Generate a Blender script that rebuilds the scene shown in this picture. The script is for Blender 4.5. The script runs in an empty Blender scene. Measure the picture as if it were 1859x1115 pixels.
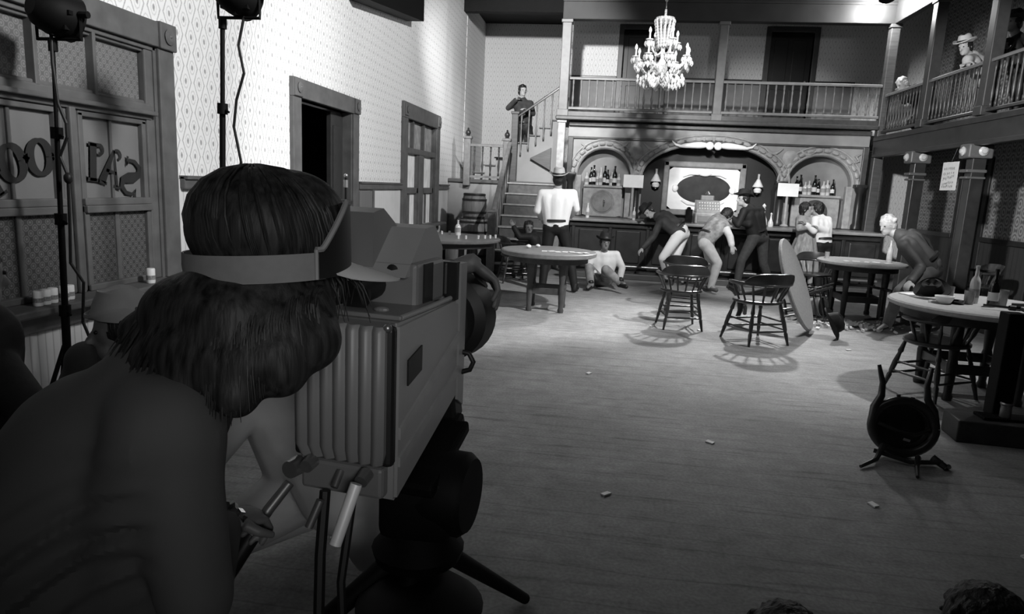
import bpy, bmesh, math, random
from mathutils import Vector, Matrix, Euler
random.seed(7)
PI = math.pi
sc = bpy.context.scene
C = sc.collection

# ---------------------------------------------------------------- camera
cam_data = bpy.data.cameras.new('camera')
cam_data.sensor_width = 36.0
cam_data.lens = 23.82
cam_data.clip_start = 0.05
cam = bpy.data.objects.new('camera', cam_data)
C.objects.link(cam)
_r = Vector((0.98939894, 0.1376742, 0.04621207))
_d = Vector((0.06938772, -0.16862114, -0.98323561))
_f = Vector((-0.12757384, 0.97601882, -0.17638647))
M = Matrix((_r, -_d, -_f)).transposed().to_4x4()
M.translation = Vector((0, 0, 1.54))
cam.matrix_world = M
sc.camera = cam

# ---------------------------------------------------------------- view, world, lights
sc.view_settings.view_transform = 'Standard'
sc.view_settings.look = 'None'
sc.view_settings.gamma = 1.0
sc.view_settings.exposure = 0.0
sc.view_settings.use_curve_mapping = False
w = bpy.data.worlds.new('world'); sc.world = w; w.use_nodes = True
w.node_tree.nodes['Background'].inputs[0].default_value = (1, 1, 1, 1)
w.node_tree.nodes['Background'].inputs[1].default_value = 0.012

def spot(name, loc, tgt, power, deg=60, blend=0.3, size=0.12):
    l = bpy.data.lights.new(name, 'SPOT'); l.energy = power; l.spot_size = math.radians(deg)
    l.spot_blend = blend; l.shadow_soft_size = size
    o = bpy.data.objects.new(name, l); C.objects.link(o); o.location = loc
    o.rotation_euler = (Vector(tgt) - Vector(loc)).to_track_quat('-Z', 'Y').to_euler()
    return o
def area(name, loc, tgt, power, sx, sy):
    l = bpy.data.lights.new(name, 'AREA'); l.energy = power; l.shape = 'RECTANGLE'; l.size = sx; l.size_y = sy
    o = bpy.data.objects.new(name, l); C.objects.link(o); o.location = loc
    o.rotation_euler = (Vector(tgt) - Vector(loc)).to_track_quat('-Z', 'Y').to_euler()
    return o
spot('wall_key_spot', (3.6, 5.0, 4.9), (-3.2, 9.7, 1.0), 2300, 58, 0.45)
spot('wall_near_spot', (2.4, 2.6, 4.9), (-3.2, 4.8, 3.0), 1850, 50, 0.7, 0.35)
spot('window_spot', (2.2, 1.2, 3.6), (-3.2, 3.9, 1.4), 110, 50, 0.6, 0.35)
spot('bar_key_spot', (0.6, 3.2, 4.9), (0.6, 12.6, 1.8), 2400, 27, 0.6)
spot('bar_right_spot', (0.4, 5.0, 4.7), (2.5, 12.9, 2.6), 2200, 27, 0.8)
spot('aisle_spot', (0.0, 3.6, 3.2), (6.1, 12.1, 2.0), 3600, 30, 0.5)
spot('stairs_spot', (-1.3, 7.5, 4.9), (-2.0, 16.5, 3.0), 3000, 46, 0.6)
spot('floor_back_spot', (2.6, 12.0, 4.4), (1.1, 7.8, 0.0), 1650, 47, 1.0)
spot('floor_top_spot', (1.2, 8.6, 5.0), (0.9, 7.2, 0.0), 150, 80, 1.0)
spot('near_table_spot', (4.3, 6.6, 4.7), (2.8, 7.0, 0.6), 620, 58, 0.8)
spot('balcony_spot', (1.5, 6.0, 4.0), (1.8, 14.5, 3.9), 170, 40, 0.5)
spot('brawl_spot', (2.4, 5.6, 4.9), (3.0, 11.3, 0.8), 2000, 32, 0.8)
area('soft_fill', (0.5, 3.5, 5.2), (0.5, 8.0, 0.5), 12, 3, 3)
spot('front_fill', (0.9, -1.5, 2.1), (-0.6, 1.6, 1.2), 205, 24, 0.9, 0.5)

# ---------------------------------------------------------------- materials
MATS = {}
def newmat(name):
    m = bpy.data.materials.new(name); m.use_nodes = True
    nt = m.node_tree; b = nt.nodes['Principled BSDF']
    return m, nt, b
def mat(name, v, rough=0.6, metal=0.0, var=0.12, scale=14.0, bump=0.0, stretch=(1, 1, 1), spec=0.4, emit=0.0, trans=0.0):
    if name in MATS: return MATS[name]
    m, nt, b = newmat(name)
    tc = nt.nodes.new('ShaderNodeTexCoord'); mp = nt.nodes.new('ShaderNodeMapping')
    mp.inputs['Scale'].default_value = stretch
    nz = nt.nodes.new('ShaderNodeTexNoise'); nz.inputs['Scale'].default_value = scale; nz.inputs['Detail'].default_value = 4
    cr = nt.nodes.new('ShaderNodeValToRGB')
    lo, hi = v * (1 - var), min(1, v * (1 + var))
    cr.color_ramp.elements[0].position = 0.3; cr.color_ramp.elements[0].color = (lo, lo, lo, 1)
    cr.color_ramp.elements[1].position = 0.7; cr.color_ramp.elements[1].color = (hi, hi, hi, 1)
    L = nt.links.new
    L(tc.outputs['Object'], mp.inputs[0]); L(mp.outputs[0], nz.inputs[0]); L(nz.outputs[0], cr.inputs[0])
    L(cr.outputs[0], b.inputs['Base Color'])
    b.inputs['Roughness'].default_value = rough; b.inputs['Metallic'].default_value = metal
    b.inputs['Specular IOR Level'].default_value = spec
    if trans: b.inputs['Transmission Weight'].default_value = trans
    if emit:
        b.inputs['Emission Color'].default_value = (1, 1, 1, 1); b.inputs['Emission Strength'].default_value = emit
    if bump:
        bp = nt.nodes.new('ShaderNodeBump'); bp.inputs['Strength'].default_value = bump; bp.inputs['Distance'].default_value = 0.02
        L(nz.outputs[0], bp.inputs['Height']); L(bp.outputs[0], b.inputs['Normal'])
    MATS[name] = m
    return m

class NG:
    """small helper for building maths node chains"""
    def __init__(s, nt): s.nt = nt
    def m(s, op, a, b=None, c=None):
        n = s.nt.nodes.new('ShaderNodeMath'); n.operation = op
        for i, v in enumerate((a, b, c)):
            if v is None: continue
            if isinstance(v, (int, float)): n.inputs[i].default_value = v
            else: s.nt.links.new(v, n.inputs[i])
        return n.outputs[0]
    def ramp(s, x, stops):
        n = s.nt.nodes.new('ShaderNodeValToRGB'); e = n.color_ramp.elements
        while len(e) < len(stops): e.new(0.5)
        for i, (p, v) in enumerate(stops):
            e[i].position = p; e[i].color = (v, v, v, 1)
        s.nt.links.new(x, n.inputs[0]); return n.outputs[0]
    def sep(s, kind='Position'):
        g = s.nt.nodes.new('ShaderNodeNewGeometry'); q = s.nt.nodes.new('ShaderNodeSeparateXYZ')
        s.nt.links.new(g.outputs['Position'], q.inputs[0]); return q.outputs
    def noise(s, scale, vec=None, detail=3):
        n = s.nt.nodes.new('ShaderNodeTexNoise'); n.inputs['Scale'].default_value = scale; n.inputs['Detail'].default_value = detail
        if vec is None:
            g = s.nt.nodes.new('ShaderNodeNewGeometry'); vec = g.outputs['Position']
        s.nt.links.new(vec, n.inputs[0]); return n.outputs[0]

def wallpaper(name, axis, base, dark, pu=0.17, pv=0.22, rings=False):
    m, nt, b = newmat(name); g = NG(nt); p = g.sep()
    u0 = g.m('DIVIDE', p[axis], pu); v0 = g.m('DIVIDE', p[2], pv)
    def cell(du, dv):
        u = g.m('SUBTRACT', g.m('FRACT', g.m('ADD', u0, du + 50)), 0.5)
        v = g.m('SUBTRACT', g.m('FRACT', g.m('ADD', v0, dv + 50)), 0.5)
        uu = g.m('MULTIPLY', u, 1.3); vv = g.m('MULTIPLY', v, 1.0)
        return g.m('SQRT', g.m('ADD', g.m('MULTIPLY', uu, uu), g.m('MULTIPLY', vv, vv)))
    d = g.m('MINIMUM', cell(0, 0), cell(0.5, 0.5))
    nz = g.noise(90)
    d2 = g.m('ADD', d, g.m('MULTIPLY', g.m('SUBTRACT', nz, 0.5), 0.10))
    mid = (base + dark) / 2
    e_ = g.m('ADD', g.m('ABSOLUTE', g.m('SUBTRACT', cell(0, 0), cell(0.5, 0.5))), g.m('MULTIPLY', g.m('SUBTRACT', nz, 0.5), 0.10))
    c1 = g.ramp(d2, [(0.0, dark * 0.9), (0.07, dark), (0.12, base), (0.18, base), (0.22, mid), (0.26, base)])
    c2 = g.ramp(e_, [(0.0, dark), (0.05, mid), (0.10, base)])
    col = g.m('MINIMUM', c1, c2)
    if rings: col = g.ramp(d2, [(0.0, dark), (0.08, dark), (0.13, base), (0.20, base * 0.9), (0.25, dark), (0.30, dark * 1.2), (0.34, base), (0.40, base * 0.8), (0.46, dark * 1.1)])
    big = g.noise(0.7)
    mul = g.m('MULTIPLY', col, g.ramp(big, [(0.3, 0.92), (0.7, 1.0)]))
    nt.links.new(mul, b.inputs['Base Color']); b.inputs['Roughness'].default_value = 0.8; b.inputs['Specular IOR Level'].default_value = 0.15
    return m
def lace(name, base, dark, axis=1, pu=0.062):
    m, nt, b = newmat(name); g = NG(nt); p = g.sep()
    u0 = g.m('DIVIDE', p[axis], pu); v0 = g.m('DIVIDE', p[2], pu)
    def cell(du, dv):
        u = g.m('SUBTRACT', g.m('FRACT', g.m('ADD', u0, du + 50)), 0.5)
        v = g.m('SUBTRACT', g.m('FRACT', g.m('ADD', v0, dv + 50)), 0.5)
        return g.m('SQRT', g.m('ADD', g.m('MULTIPLY', u, u), g.m('MULTIPLY', v, v)))
    d = g.m('MINIMUM', cell(0, 0), cell(0.5, 0.5))
    col = g.ramp(d, [(0.0, base), (0.10, base * 0.85), (0.15, dark), (0.20, dark * 1.3), (0.26, base), (0.33, dark * 1.2), (0.40, dark)])
    nt.links.new(col, b.inputs['Base Color']); b.inputs['Roughness'].default_value = 0.7
    return m
def beads(name, axis, v, pitch=0.055):
    m, nt, b = newmat(name); g = NG(nt); p = g.sep()
    fr = g.m('FRACT', g.m('ADD', g.m('DIVIDE', p[axis], pitch), 50))
    col = g.ramp(fr, [(0.0, v * 0.55), (0.10, v * 0.9), (0.2, v), (0.9, v), (1.0, v * 0.6)])
    mul = g.m('MULTIPLY', col, g.ramp(g.noise(3.0), [(0.3, 0.88), (0.7, 1.0)]))
    nt.links.new(mul, b.inputs['Base Color']); b.inputs['Roughness'].default_value = 0.55
    bp = nt.nodes.new('ShaderNodeBump'); bp.inputs['Strength'].default_value = 0.5; bp.inputs['Distance'].default_value = 0.01
    nt.links.new(col, bp.inputs['Height']); nt.links.new(bp.outputs[0], b.inputs['Normal'])
    return m
def floor_mat():
    m, nt, b = newmat('dusty_floor_boards'); g = NG(nt); p = g.sep()
    mp = nt.nodes.new('ShaderNodeMapping'); mp.inputs['Scale'].default_value = (0.35, 3.5, 1)
    gg = nt.nodes.new('ShaderNodeNewGeometry'); nt.links.new(gg.outputs['Position'], mp.inputs[0])
    streak = g.noise(5.0, mp.outputs[0], 6)
    speck = g.noise(60, None, 2); big = g.noise(1.3, None, 4); mid = g.noise(9, None, 5)
    a = g.ramp(streak, [(0.30, 0.70), (0.42, 1.0), (0.7, 1.08)])
    c = g.ramp(speck, [(0.35, 0.86), (0.65, 1.1)])
    d = g.ramp(big, [(0.3, 0.80), (0.7, 1.12)]); e = g.ramp(mid, [(0.3, 0.86), (0.7, 1.1)])
    # plank joints, wobbling
    wob = g.m('MULTIPLY', g.noise(1.1), 0.10)
    fr = g.m('FRACT', g.m('ADD', g.m('DIVIDE', g.m('ADD', p[1], wob), 0.24), 50))
    j = g.ramp(fr, [(0.0, 0.72), (0.03, 1.0), (0.97, 1.0), (1.0, 0.75)])
    x = g.m('MULTIPLY', g.m('MULTIPLY', a, c), g.m('MULTIPLY', g.m('MULTIPLY', d, e), j))
    x = g.m('MULTIPLY', x, 0.30)
    nt.links.new(x, b.inputs['Base Color']); b.inputs['Roughness'].default_value = 0.75; b.inputs['Specular IOR Level'].default_value = 0.2
    bp = nt.nodes.new('ShaderNodeBump'); bp.inputs['Strength'].default_value = 0.25; bp.inputs['Distance'].default_value = 0.01
    nt.links.new(mid, bp.inputs['Height']); nt.links.new(bp.outputs[0], b.inputs['Normal'])
    return m

M_wood = mat('brown_painted_wood', 0.075, 0.45, var=0.2, scale=6, stretch=(1, 1, 8))
M_trim = mat('window_trim_wood', 0.10, 0.5, var=0.2, scale=8)
M_dark = mat('dark_stained_wood', 0.022, 0.35, var=0.3, scale=7)
M_black = mat('black_surface', 0.003, 0.65, var=0.2, spec=0.15)
M_chair = mat('varnished_chair_wood', 0.030, 0.28, var=0.3, scale=9, spec=0.6)
M_rail = mat('balcony_wood', 0.13, 0.45, var=0.2, scale=7)
M_balu = mat('baluster_wood', 0.17, 0.5, var=0.2, scale=7)
M_white = mat('white_cloth', 0.80, 0.8, var=0.05)
M_paper = mat('white_card', 0.85, 0.7, var=0.03)
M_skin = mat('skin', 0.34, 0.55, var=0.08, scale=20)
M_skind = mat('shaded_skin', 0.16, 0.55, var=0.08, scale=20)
M_hairD = mat('dark_hair', 0.012, 0.45, var=0.4, scale=30, bump=0.5, stretch=(3, 3, 0.6))
M_felt = mat('table_felt', 0.36, 0.8, var=0.12, scale=40)
M_metal = mat('dull_metal', 0.30, 0.35, 0.8, var=0.1)
M_chrome = mat('chrome', 0.75, 0.15, 1.0, var=0.05)
M_rub = mat('black_rubber', 0.010, 0.5, var=0.2)
M_glassD = mat('dark_bottle_glass', 0.008, 0.08, var=0.1, spec=0.8)
M_glassL = mat('pale_bottle_glass', 0.65, 0.12, var=0.1, spec=0.8)
M_label = mat('paper_label', 0.7, 0.7, var=0.05)

# ---------------------------------------------------------------- mesh builder
class MB:
    def __init__(s): s.bm = bmesh.new()
    def box(s, c, d, rot=None, bev=0.0):
        r = bmesh.ops.create_cube(s.bm, size=1.0); vs = r['verts']
        for v in vs: v.co = Vector((v.co.x * d[0], v.co.y * d[1], v.co.z * d[2]))
        if bev:
            es = list({e for v in vs for e in v.link_edges})
            rb = bmesh.ops.bevel(s.bm, geom=es, offset=bev, segments=2, affect='EDGES', profile=0.5)
            vs = list({v for f in rb['faces'] for v in f.verts} | {v for v in vs if v.is_valid})
        R = rot.to_matrix() if isinstance(rot, Euler) else (rot if rot is not None else None)
        for v in vs:
            if R is not None: v.co = R @ v.co
            v.co += Vector(c)
        return s
    def bb(s, x0, x1, y0, y1, z0, z1, bev=0.0):
        return s.box(((x0 + x1) / 2, (y0 + y1) / 2, (z0 + z1) / 2), (abs(x1 - x0), abs(y1 - y0), abs(z1 - z0)), None, bev)
    def ring(s, c, u, v, n):
        return [s.bm.verts.new(c + u * math.cos(2 * PI * i / n) + v * math.sin(2 * PI * i / n)) for i in range(n)]
    def skinrings(s, rings, cap=True):
        for a, b in zip(rings, rings[1:]):
            n = len(a)
            for i in range(n):
                s.bm.faces.new((a[i], a[(i + 1) % n], b[(i + 1) % n], b[i]))
        if cap:
            if len(rings[0]) > 2:
                s.bm.faces.new(list(reversed(rings[0]))); s.bm.faces.new(rings[-1])
        return s
    def cone(s, p0, p1, r0, r1=None, n=12, cap=True):
        p0 = Vector(p0); p1 = Vector(p1); r1 = r0 if r1 is None else r1
        d = (p1 - p0).normalized(); a = Vector((0, 0, 1)) if abs(d.z) < 0.9 else Vector((1, 0, 0))
        u = d.cross(a).normalized(); v = d.cross(u)
        return s.skinrings([s.ring(p0, u * r0, v * r0, n), s.ring(p1, u * r1, v * r1, n)], cap)
    def tube(s, pts, r, n=8, cap=True, flat=1.0):
        pts = [Vector(p) for p in pts]; rings = []
        rr = r if isinstance(r, (list, tuple)) else [r] * len(pts)
        pu = None
        for i, p in enumerate(pts):
            d = (pts[min(i + 1, len(pts) - 1)] - pts[max(i - 1, 0)]).normalized()
            if pu is None:
                a = Vector((0, 0, 1)) if abs(d.z) < 0.9 else Vector((1, 0, 0)); u = d.cross(a).normalized()
            else:
                u = (pu - d * pu.dot(d)).normalized()
            v = d.cross(u); pu = u
            rings.append(s.ring(p, u * rr[i], v * rr[i] * flat, n))
        return s.skinrings(rings, cap)
    def lathe(s, prof, c=(0, 0, 0), axis=(0, 0, 1), n=20, sx=1.0, sy=1.0, xdir=None):
        ax = Vector(axis).normalized()
        if xdir is None:
            a = Vector((1, 0, 0)) if abs(ax.x) < 0.9 else Vector((0, 1, 0))
        else: a = Vector(xdir)
        u = (a - ax * a.dot(ax)).normalized(); v = ax.cross(u)
        rings = [s.ring(Vector(c) + ax * z, u * max(r, 1e-4) * sx, v * max(r, 1e-4) * sy, n) for r, z in prof]
        return s.skinrings(rings, True)
    def sph(s, c, r, n=12, R=None):
        r = (r, r, r) if isinstance(r, (int, float)) else r
        q = bmesh.ops.create_uvsphere(s.bm, u_segments=n, v_segments=max(6, n * 2 // 3), radius=1.0)
        for v in q['verts']:
            p = Vector((v.co.x * r[0], v.co.y * r[1], v.co.z * r[2]))
            if R is not None: p = R @ p
            v.co = p + Vector(c)
        return s
    def prism(s, poly, origin, u, v, depth):
        """poly in (a,b) -> origin + a*u + b*v, extruded by vector depth"""
        o = Vector(origin); u = Vector(u); v = Vector(v); d = Vector(depth)
        A = [s.bm.verts.new(o + u * a + v * b) for a, b in poly]; B = [s.bm.verts.new(o + u * a + v * b + d) for a, b in poly]
        n = len(poly)
        s.bm.faces.new(A); s.bm.faces.new(list(reversed(B)))
        for i in range(n): s.bm.faces.new((A[i], B[i], B[(i + 1) % n], A[(i + 1) % n]))
        return s
    def build(s, name, material, parent=None, smooth=False, local=False):
        bmesh.ops.recalc_face_normals(s.bm, faces=s.bm.faces)
        if parent is not None and not local:
            root = parent
            off = Vector(parent.location)
            while root.parent: root = root.parent; off += Vector(root.location)
            bmesh.ops.translate(s.bm, verts=s.bm.verts, vec=-off)
        me = bpy.data.meshes.new(name); s.bm.to_mesh(me); s.bm.free()
        if smooth:
            for p in me.polygons: p.use_smooth = True
            try: me.set_sharp_from_angle(angle=math.radians(40))
            except Exception: pass
        me.materials.append(material)
        o = bpy.data.objects.new(name, me); C.objects.link(o); o.parent = parent
        return o
def tag(o, label, cat, group=None):
    o['label'] = label; o['category'] = cat
    if group: o['group'] = group
    return o
def thing(name, label, cat, loc=(0, 0, 0), group=None, rot=(0, 0, 0)):
    o = bpy.data.objects.new(name, None); C.objects.link(o); o.location = loc; o.rotation_euler = rot
    o.empty_display_size = 0.1
    return tag(o, label, cat, group)
def struct(o): o['kind'] = 'structure'; return o
def senode(name):
    o = bpy.data.objects.new(name, None); C.objects.link(o); o['kind'] = 'structure'; return o
def dup(root, loc=None, rot=None, label=None, group=None):
    r = root.copy(); C.objects.link(r)
    if loc is not None: r.location = loc
    if rot is not None: r.rotation_euler = rot
    if label: r['label'] = label
    if group: r['group'] = group
    for ch in list(root.children):
        c = ch.copy(); C.objects.link(c); c.parent = r
        for g in list(ch.children):
            d = g.copy(); C.objects.link(d); d.parent = c
    return r
def remesh(mb, voxel, smooth_it=3):
    """fuse everything in mb to one continuous surface"""
    me = bpy.data.meshes.new('tmp'); bmesh.ops.recalc_face_normals(mb.bm, faces=mb.bm.faces); mb.bm.to_mesh(me); mb.bm.free()
    o = bpy.data.objects.new('tmp', me); C.objects.link(o)
    m = o.modifiers.new('r', 'REMESH'); m.mode = 'VOXEL'; m.voxel_size = voxel
    if smooth_it:
        s = o.modifiers.new('s', 'SMOOTH'); s.factor = 0.5; s.iterations = smooth_it
    dg = bpy.context.evaluated_depsgraph_get(); dg.update()
    out = bpy.data.meshes.new_from_object(o.evaluated_get(dg))
    bpy.data.objects.remove(o); bpy.data.meshes.remove(me)
    r = MB(); r.bm.from_mesh(out); bpy.data.meshes.remove(out)
    return r

# ---------------------------------------------------------------- room shell
XL, XR = -3.2, 6.2
wp_left = wallpaper('wallpaper_left', 1, 0.82, 0.36)
wp_back = wallpaper('wallpaper_back', 0, 0.62, 0.42)
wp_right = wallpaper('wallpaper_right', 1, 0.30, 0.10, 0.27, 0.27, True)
bead_l = beads('beadboard_left', 1, 0.66)
bead_ld = beads('beadboard_front', 0, 0.40)
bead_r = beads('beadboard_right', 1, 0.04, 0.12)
struct(MB().bb(XL - 0.4, XR + 0.4, -2.5, 17.6, -0.12, 0).build('floor', floor_mat()))
struct(MB().bb(XL - 0.3, XR + 0.3, -2.5, 17.6, 5.42, 5.55).build('ceiling', M_black))
# left wall: holes for window 1, door and window 2 are avoided by building it in bays
W1 = (2.94, 4.56, 0.76, 2.37); DR = (6.82, 8.28, 0.0, 2.32); W2 = (10.62, 12.45, 0.80, 2.50)
mb = MB()
RZ = 1.47
ys = [-2.5, W1[0], W1[1], DR[0], DR[1], W2[0], W2[1], 15.0]
for a, b in ((-2.5, W1[0]), (W1[1], DR[0]), (DR[1], W2[0]), (W2[1], 15.0)): mb.bb(XL - 0.2, XL, a, b, RZ, 5.42)
for a, b, z in ((W1[0], W1[1], W1[3]), (DR[0], DR[1], DR[3]), (W2[0], W2[1], W2[3])): mb.bb(XL - 0.2, XL, a, b, z, 5.42)
mb.bb(XL - 0.2, XL - 0.03, 15.0, 17.5, 1.6, 5.42)
wl = struct(mb.build('wall_left', wp_left))
mb = MB()
for a, b in ((-2.5, W1[0]), (W1[1], DR[0]), (DR[1], W2[0]), (W2[1], 15.0)): mb.bb(XL - 0.2, XL + 0.004, a, b, 0, RZ)
for a, b, z in ((W1[0], W1[1], W1[2]), (W2[0], W2[1], W2[2])): mb.bb(XL - 0.2, XL + 0.004, a, b, 0, z)
mb.build('wainscot', bead_l, wl)
mb = MB()
for a, b in ((W1[1] + 0.24, DR[0] - 0.22), (DR[1] + 0.22, W2[0] - 0.26), (W2[1] + 0.26, 13.5)):
    mb.bb(XL, XL + 0.05, a, b, 1.40, 1.50, 0.01); mb.bb(XL, XL + 0.07, a, b, 1.475, 1.50)
struct(mb.build('trim_1', M_trim))
mb = MB()
for a, b in ((-2.5, DR[0] - 0.22), (DR[1] + 0.22, 13.5)): mb.bb(XL, XL + 0.03, a, b, 0, 0.2, 0.006)
struct(mb.build('baseboard_left', M_dark))
# thin fold in the paper where the flats join
struct(MB().bb(XL - .01, XL + 0.006, 14.96, 15.04, 1.6, 5.42).build('trim_2', wp_left))
# back walls
struct(MB().bb(XL - 0.2, 0.0, 17.3, 17.5, 0, 5.42).build('wall_back', wp_back))
mb = MB()
D1 = (0.12, 1.02); D2 = (3.02, 3.84); YB = 14.8; DZ = 4.78
mb.bb(-1.0, D1[0], YB, YB + 0.15, 2.85, 5.42); mb.bb(D1[1], D2[0], YB, YB + 0.15, 2.85, 5.42); mb.bb(D2[1], XR, YB, YB + 0.15, 2.85, 5.42)
mb.bb(D1[0], D1[1], YB, YB + 0.15, DZ, 5.42); mb.bb(D2[0], D2[1], YB, YB + 0.15, DZ, 5.42)
mb.bb(4.7, XR, YB, YB + 0.15, 0, 2.54)
wb = struct(mb.build('wall_back_upper', wp_back))
mb = MB()
for a, b in ((-0.95, D1[0] - .1), (D1[1] + .1, D2[0] - .1), (D2[1] + .1, 4.7)): mb.bb(a, b, YB - 0.05, YB, 3.76, 3.86, 0.01)
mb.build('chair_rail', M_dark, wb)
mb = MB()
for a, b in ((-0.95, D1[0] - .1), (D1[1] + .1, D2[0] - .1), (D2[1] + .1, 4.7)): mb.bb(a, b, YB - 0.02, YB, 2.85, 3.78)
mb.build('wainscot', mat('upper_wainscot', 0.16, 0.6, scale=5), wb)
for i, (a, b) in enumerate((D1, D2)):
    d = senode('door_%d' % (i + 2))
    mb = MB(); mb.bb(a - 0.1, a, YB - 0.05, YB + 0.1, 2.9, DZ + 0.1, .01); mb.bb(b, b + 0.1, YB - 0.05, YB + 0.1, 2.9, DZ + 0.1, .01); mb.bb(a, b, YB - 0.05, YB + 0.1, DZ, DZ + 0.1, .01)
    mb.build('door_frame', mat('upper_door_frame', 0.05, 0.4), d)
    mb = MB().bb(a, b, YB + 0.08, YB + 0.12, 2.9, DZ)
    for k in range(2):
        for z0, z1 in ((3.05, 3.7), (3.8, 4.65)):
            x0 = a + 0.1 + k * (b - a - 0.1) / 2; mb.bb(x0, x0 + (b - a) / 2 - 0.15, YB + 0.065, YB + 0.09, z0, z1, .008)
    mb.build('door_leaf', mat('black_door', 0.008, 0.4), d)
    MB().sph((b - 0.08, YB + 0.04, 3.85), 0.03).build('door_knob', M_metal, d, True)
# right wall with wainscot and a dark doorway
YD0, YD1 = 12.35, 13.1
mb = MB(); mb.bb(XR, XR + 0.15, -2.5, YD0, 1.03, 5.42); mb.bb(XR, XR + 0.15, YD1, YB, 1.03, 5.42); mb.bb(XR, XR + 0.15, YD0, YD1, 2.25, 5.42)
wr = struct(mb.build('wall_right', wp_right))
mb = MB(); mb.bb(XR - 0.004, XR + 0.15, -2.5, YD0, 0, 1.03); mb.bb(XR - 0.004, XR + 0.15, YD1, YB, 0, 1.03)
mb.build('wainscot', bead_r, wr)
mb = MB(); mb.bb(XR - 0.05, XR, -2.5, YD0 - .12, 0.98, 1.06, .01); mb.bb(XR - 0.05, XR, YD1 + .12, YB, 0.98, 1.06, .01)
mb.build('chair_rail', M_dark, wr)
d = senode('door_4')
MB().bb(XR - 0.04, XR + 0.02, YD0 - 0.12, YD0, 0, 2.35, .01).bb(XR - 0.04, XR + 0.02, YD1, YD1 + 0.12, 0, 2.35, .01).bb(XR - 0.04, XR + 0.02, YD0, YD1, 2.25, 2.37, .01).build('door_frame', M_dark, d)
MB().bb(XR + 0.06, XR + 0.1, YD0, YD1, 0, 2.25).bb(XR + 0.04, XR + 0.07, YD0 + .1, YD1 - .1, 0.2, 1.0, .01).bb(XR + 0.04, XR + 0.07, YD0 + .1, YD1 - .1, 1.15, 2.1, .01).build('door_leaf', M_black, d)
struct(MB().bb(XR - 0.03, XR, -2.5, YD0 - .12, 0, 0.15).bb(XR - 0.03, XR, YD1 + .12, YB, 0, 0.15).build('baseboard_right', M_dark))

# ---- left window 1 (near): saloon window with transom, two double hung sashes
def bull(mb, y, z, x=XL):
    mb.bb(x, x + 0.07, y - 0.09, y + 0.09, z - 0.09, z + 0.09, .008)
def casing(d, y0, y1, z0, z1, cw=0.16, mtl=M_trim, sill=True):
    mb = MB(); X = XL
    mb.bb(X - .12, X + 0.045, y0 - cw, y0, z0 if sill else 0, z1, .008); mb.bb(X - .12, X + 0.045, y1, y1 + cw, z0 if sill else 0, z1, .008)
    mb.bb(X - .12, X + 0.05, y0 - cw, y1 + cw, z1, z1 + cw, .008)
    mb.bb(X - .12, X + 0.02, y0, y0 + .03, z0, z1); mb.bb(X - .12, X + 0.02, y1 - .03, y1, z0, z1)
    bull(mb, y0 - cw / 2, z1 + cw / 2); bull(mb, y1 + cw / 2, z1 + cw / 2)
    for yy in (y0 - cw / 2, y1 + cw / 2): mb.lathe([(0.05, 0), (0.055, .012), (0.03, .02), (0.012, .02), (0.0, .03)], (X + .068, yy, z1 + cw / 2), (1, 0, 0), 18)
    o = mb.build('window_frame' if sill else 'door_frame', mtl, d)
    if sill:
        MB().bb(X - .1, X + 0.20, y0 - cw - .04, y1 + cw + .04, z0 - 0.045, z0, .01).bb(X, X + 0.05, y0 - cw, y1 + cw, z0 - 0.17, z0 - .045, .008).build('window_sill', M_trim if mtl == M_trim else mtl, d)
    return o
w1 = senode('window_1')
y0, y1, z0, z1 = W1
casing(w1, y0, y1, z0, z1, 0.17)
MB().bb(XL - .1, XL + .01, y0, y0 + .11, z0, z1, .01).bb(XL - .1, XL + .01, y1 - .11, y1, z0, z1, .01).bb(XL - .1, XL + .02, y0, y1, z1 - .03, z1, .006).build('inner_jamb', M_trim, w1)
y0 += .11; y1 -= .11
lace_t = lace('patterned_glass_transom', 0.20, 0.10); lace_b = lace('patterned_glass_lower', 0.13, 0.035)
glass_p = mat('frosted_plain_glass', 0.16, 0.35, var=0.06, scale=3)
X = XL
MB().bb(X - .1, X + .02, y0 - .05, y1 + .05, 1.87, 1.98, .012).bb(X, X + .06, y0 - .08, y1 + .06, 1.90, 1.93, .008).build('transom_bar', M_trim, w1)
ymul = 3.765; MB().bb(X - .1, X + .0, ymul - .075, ymul + .065, z0, 1.88, .012).bb(X, X + .03, ymul - .03, ymul + .02, z0, 1.88, .008).build('mullion', M_trim, w1)
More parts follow.
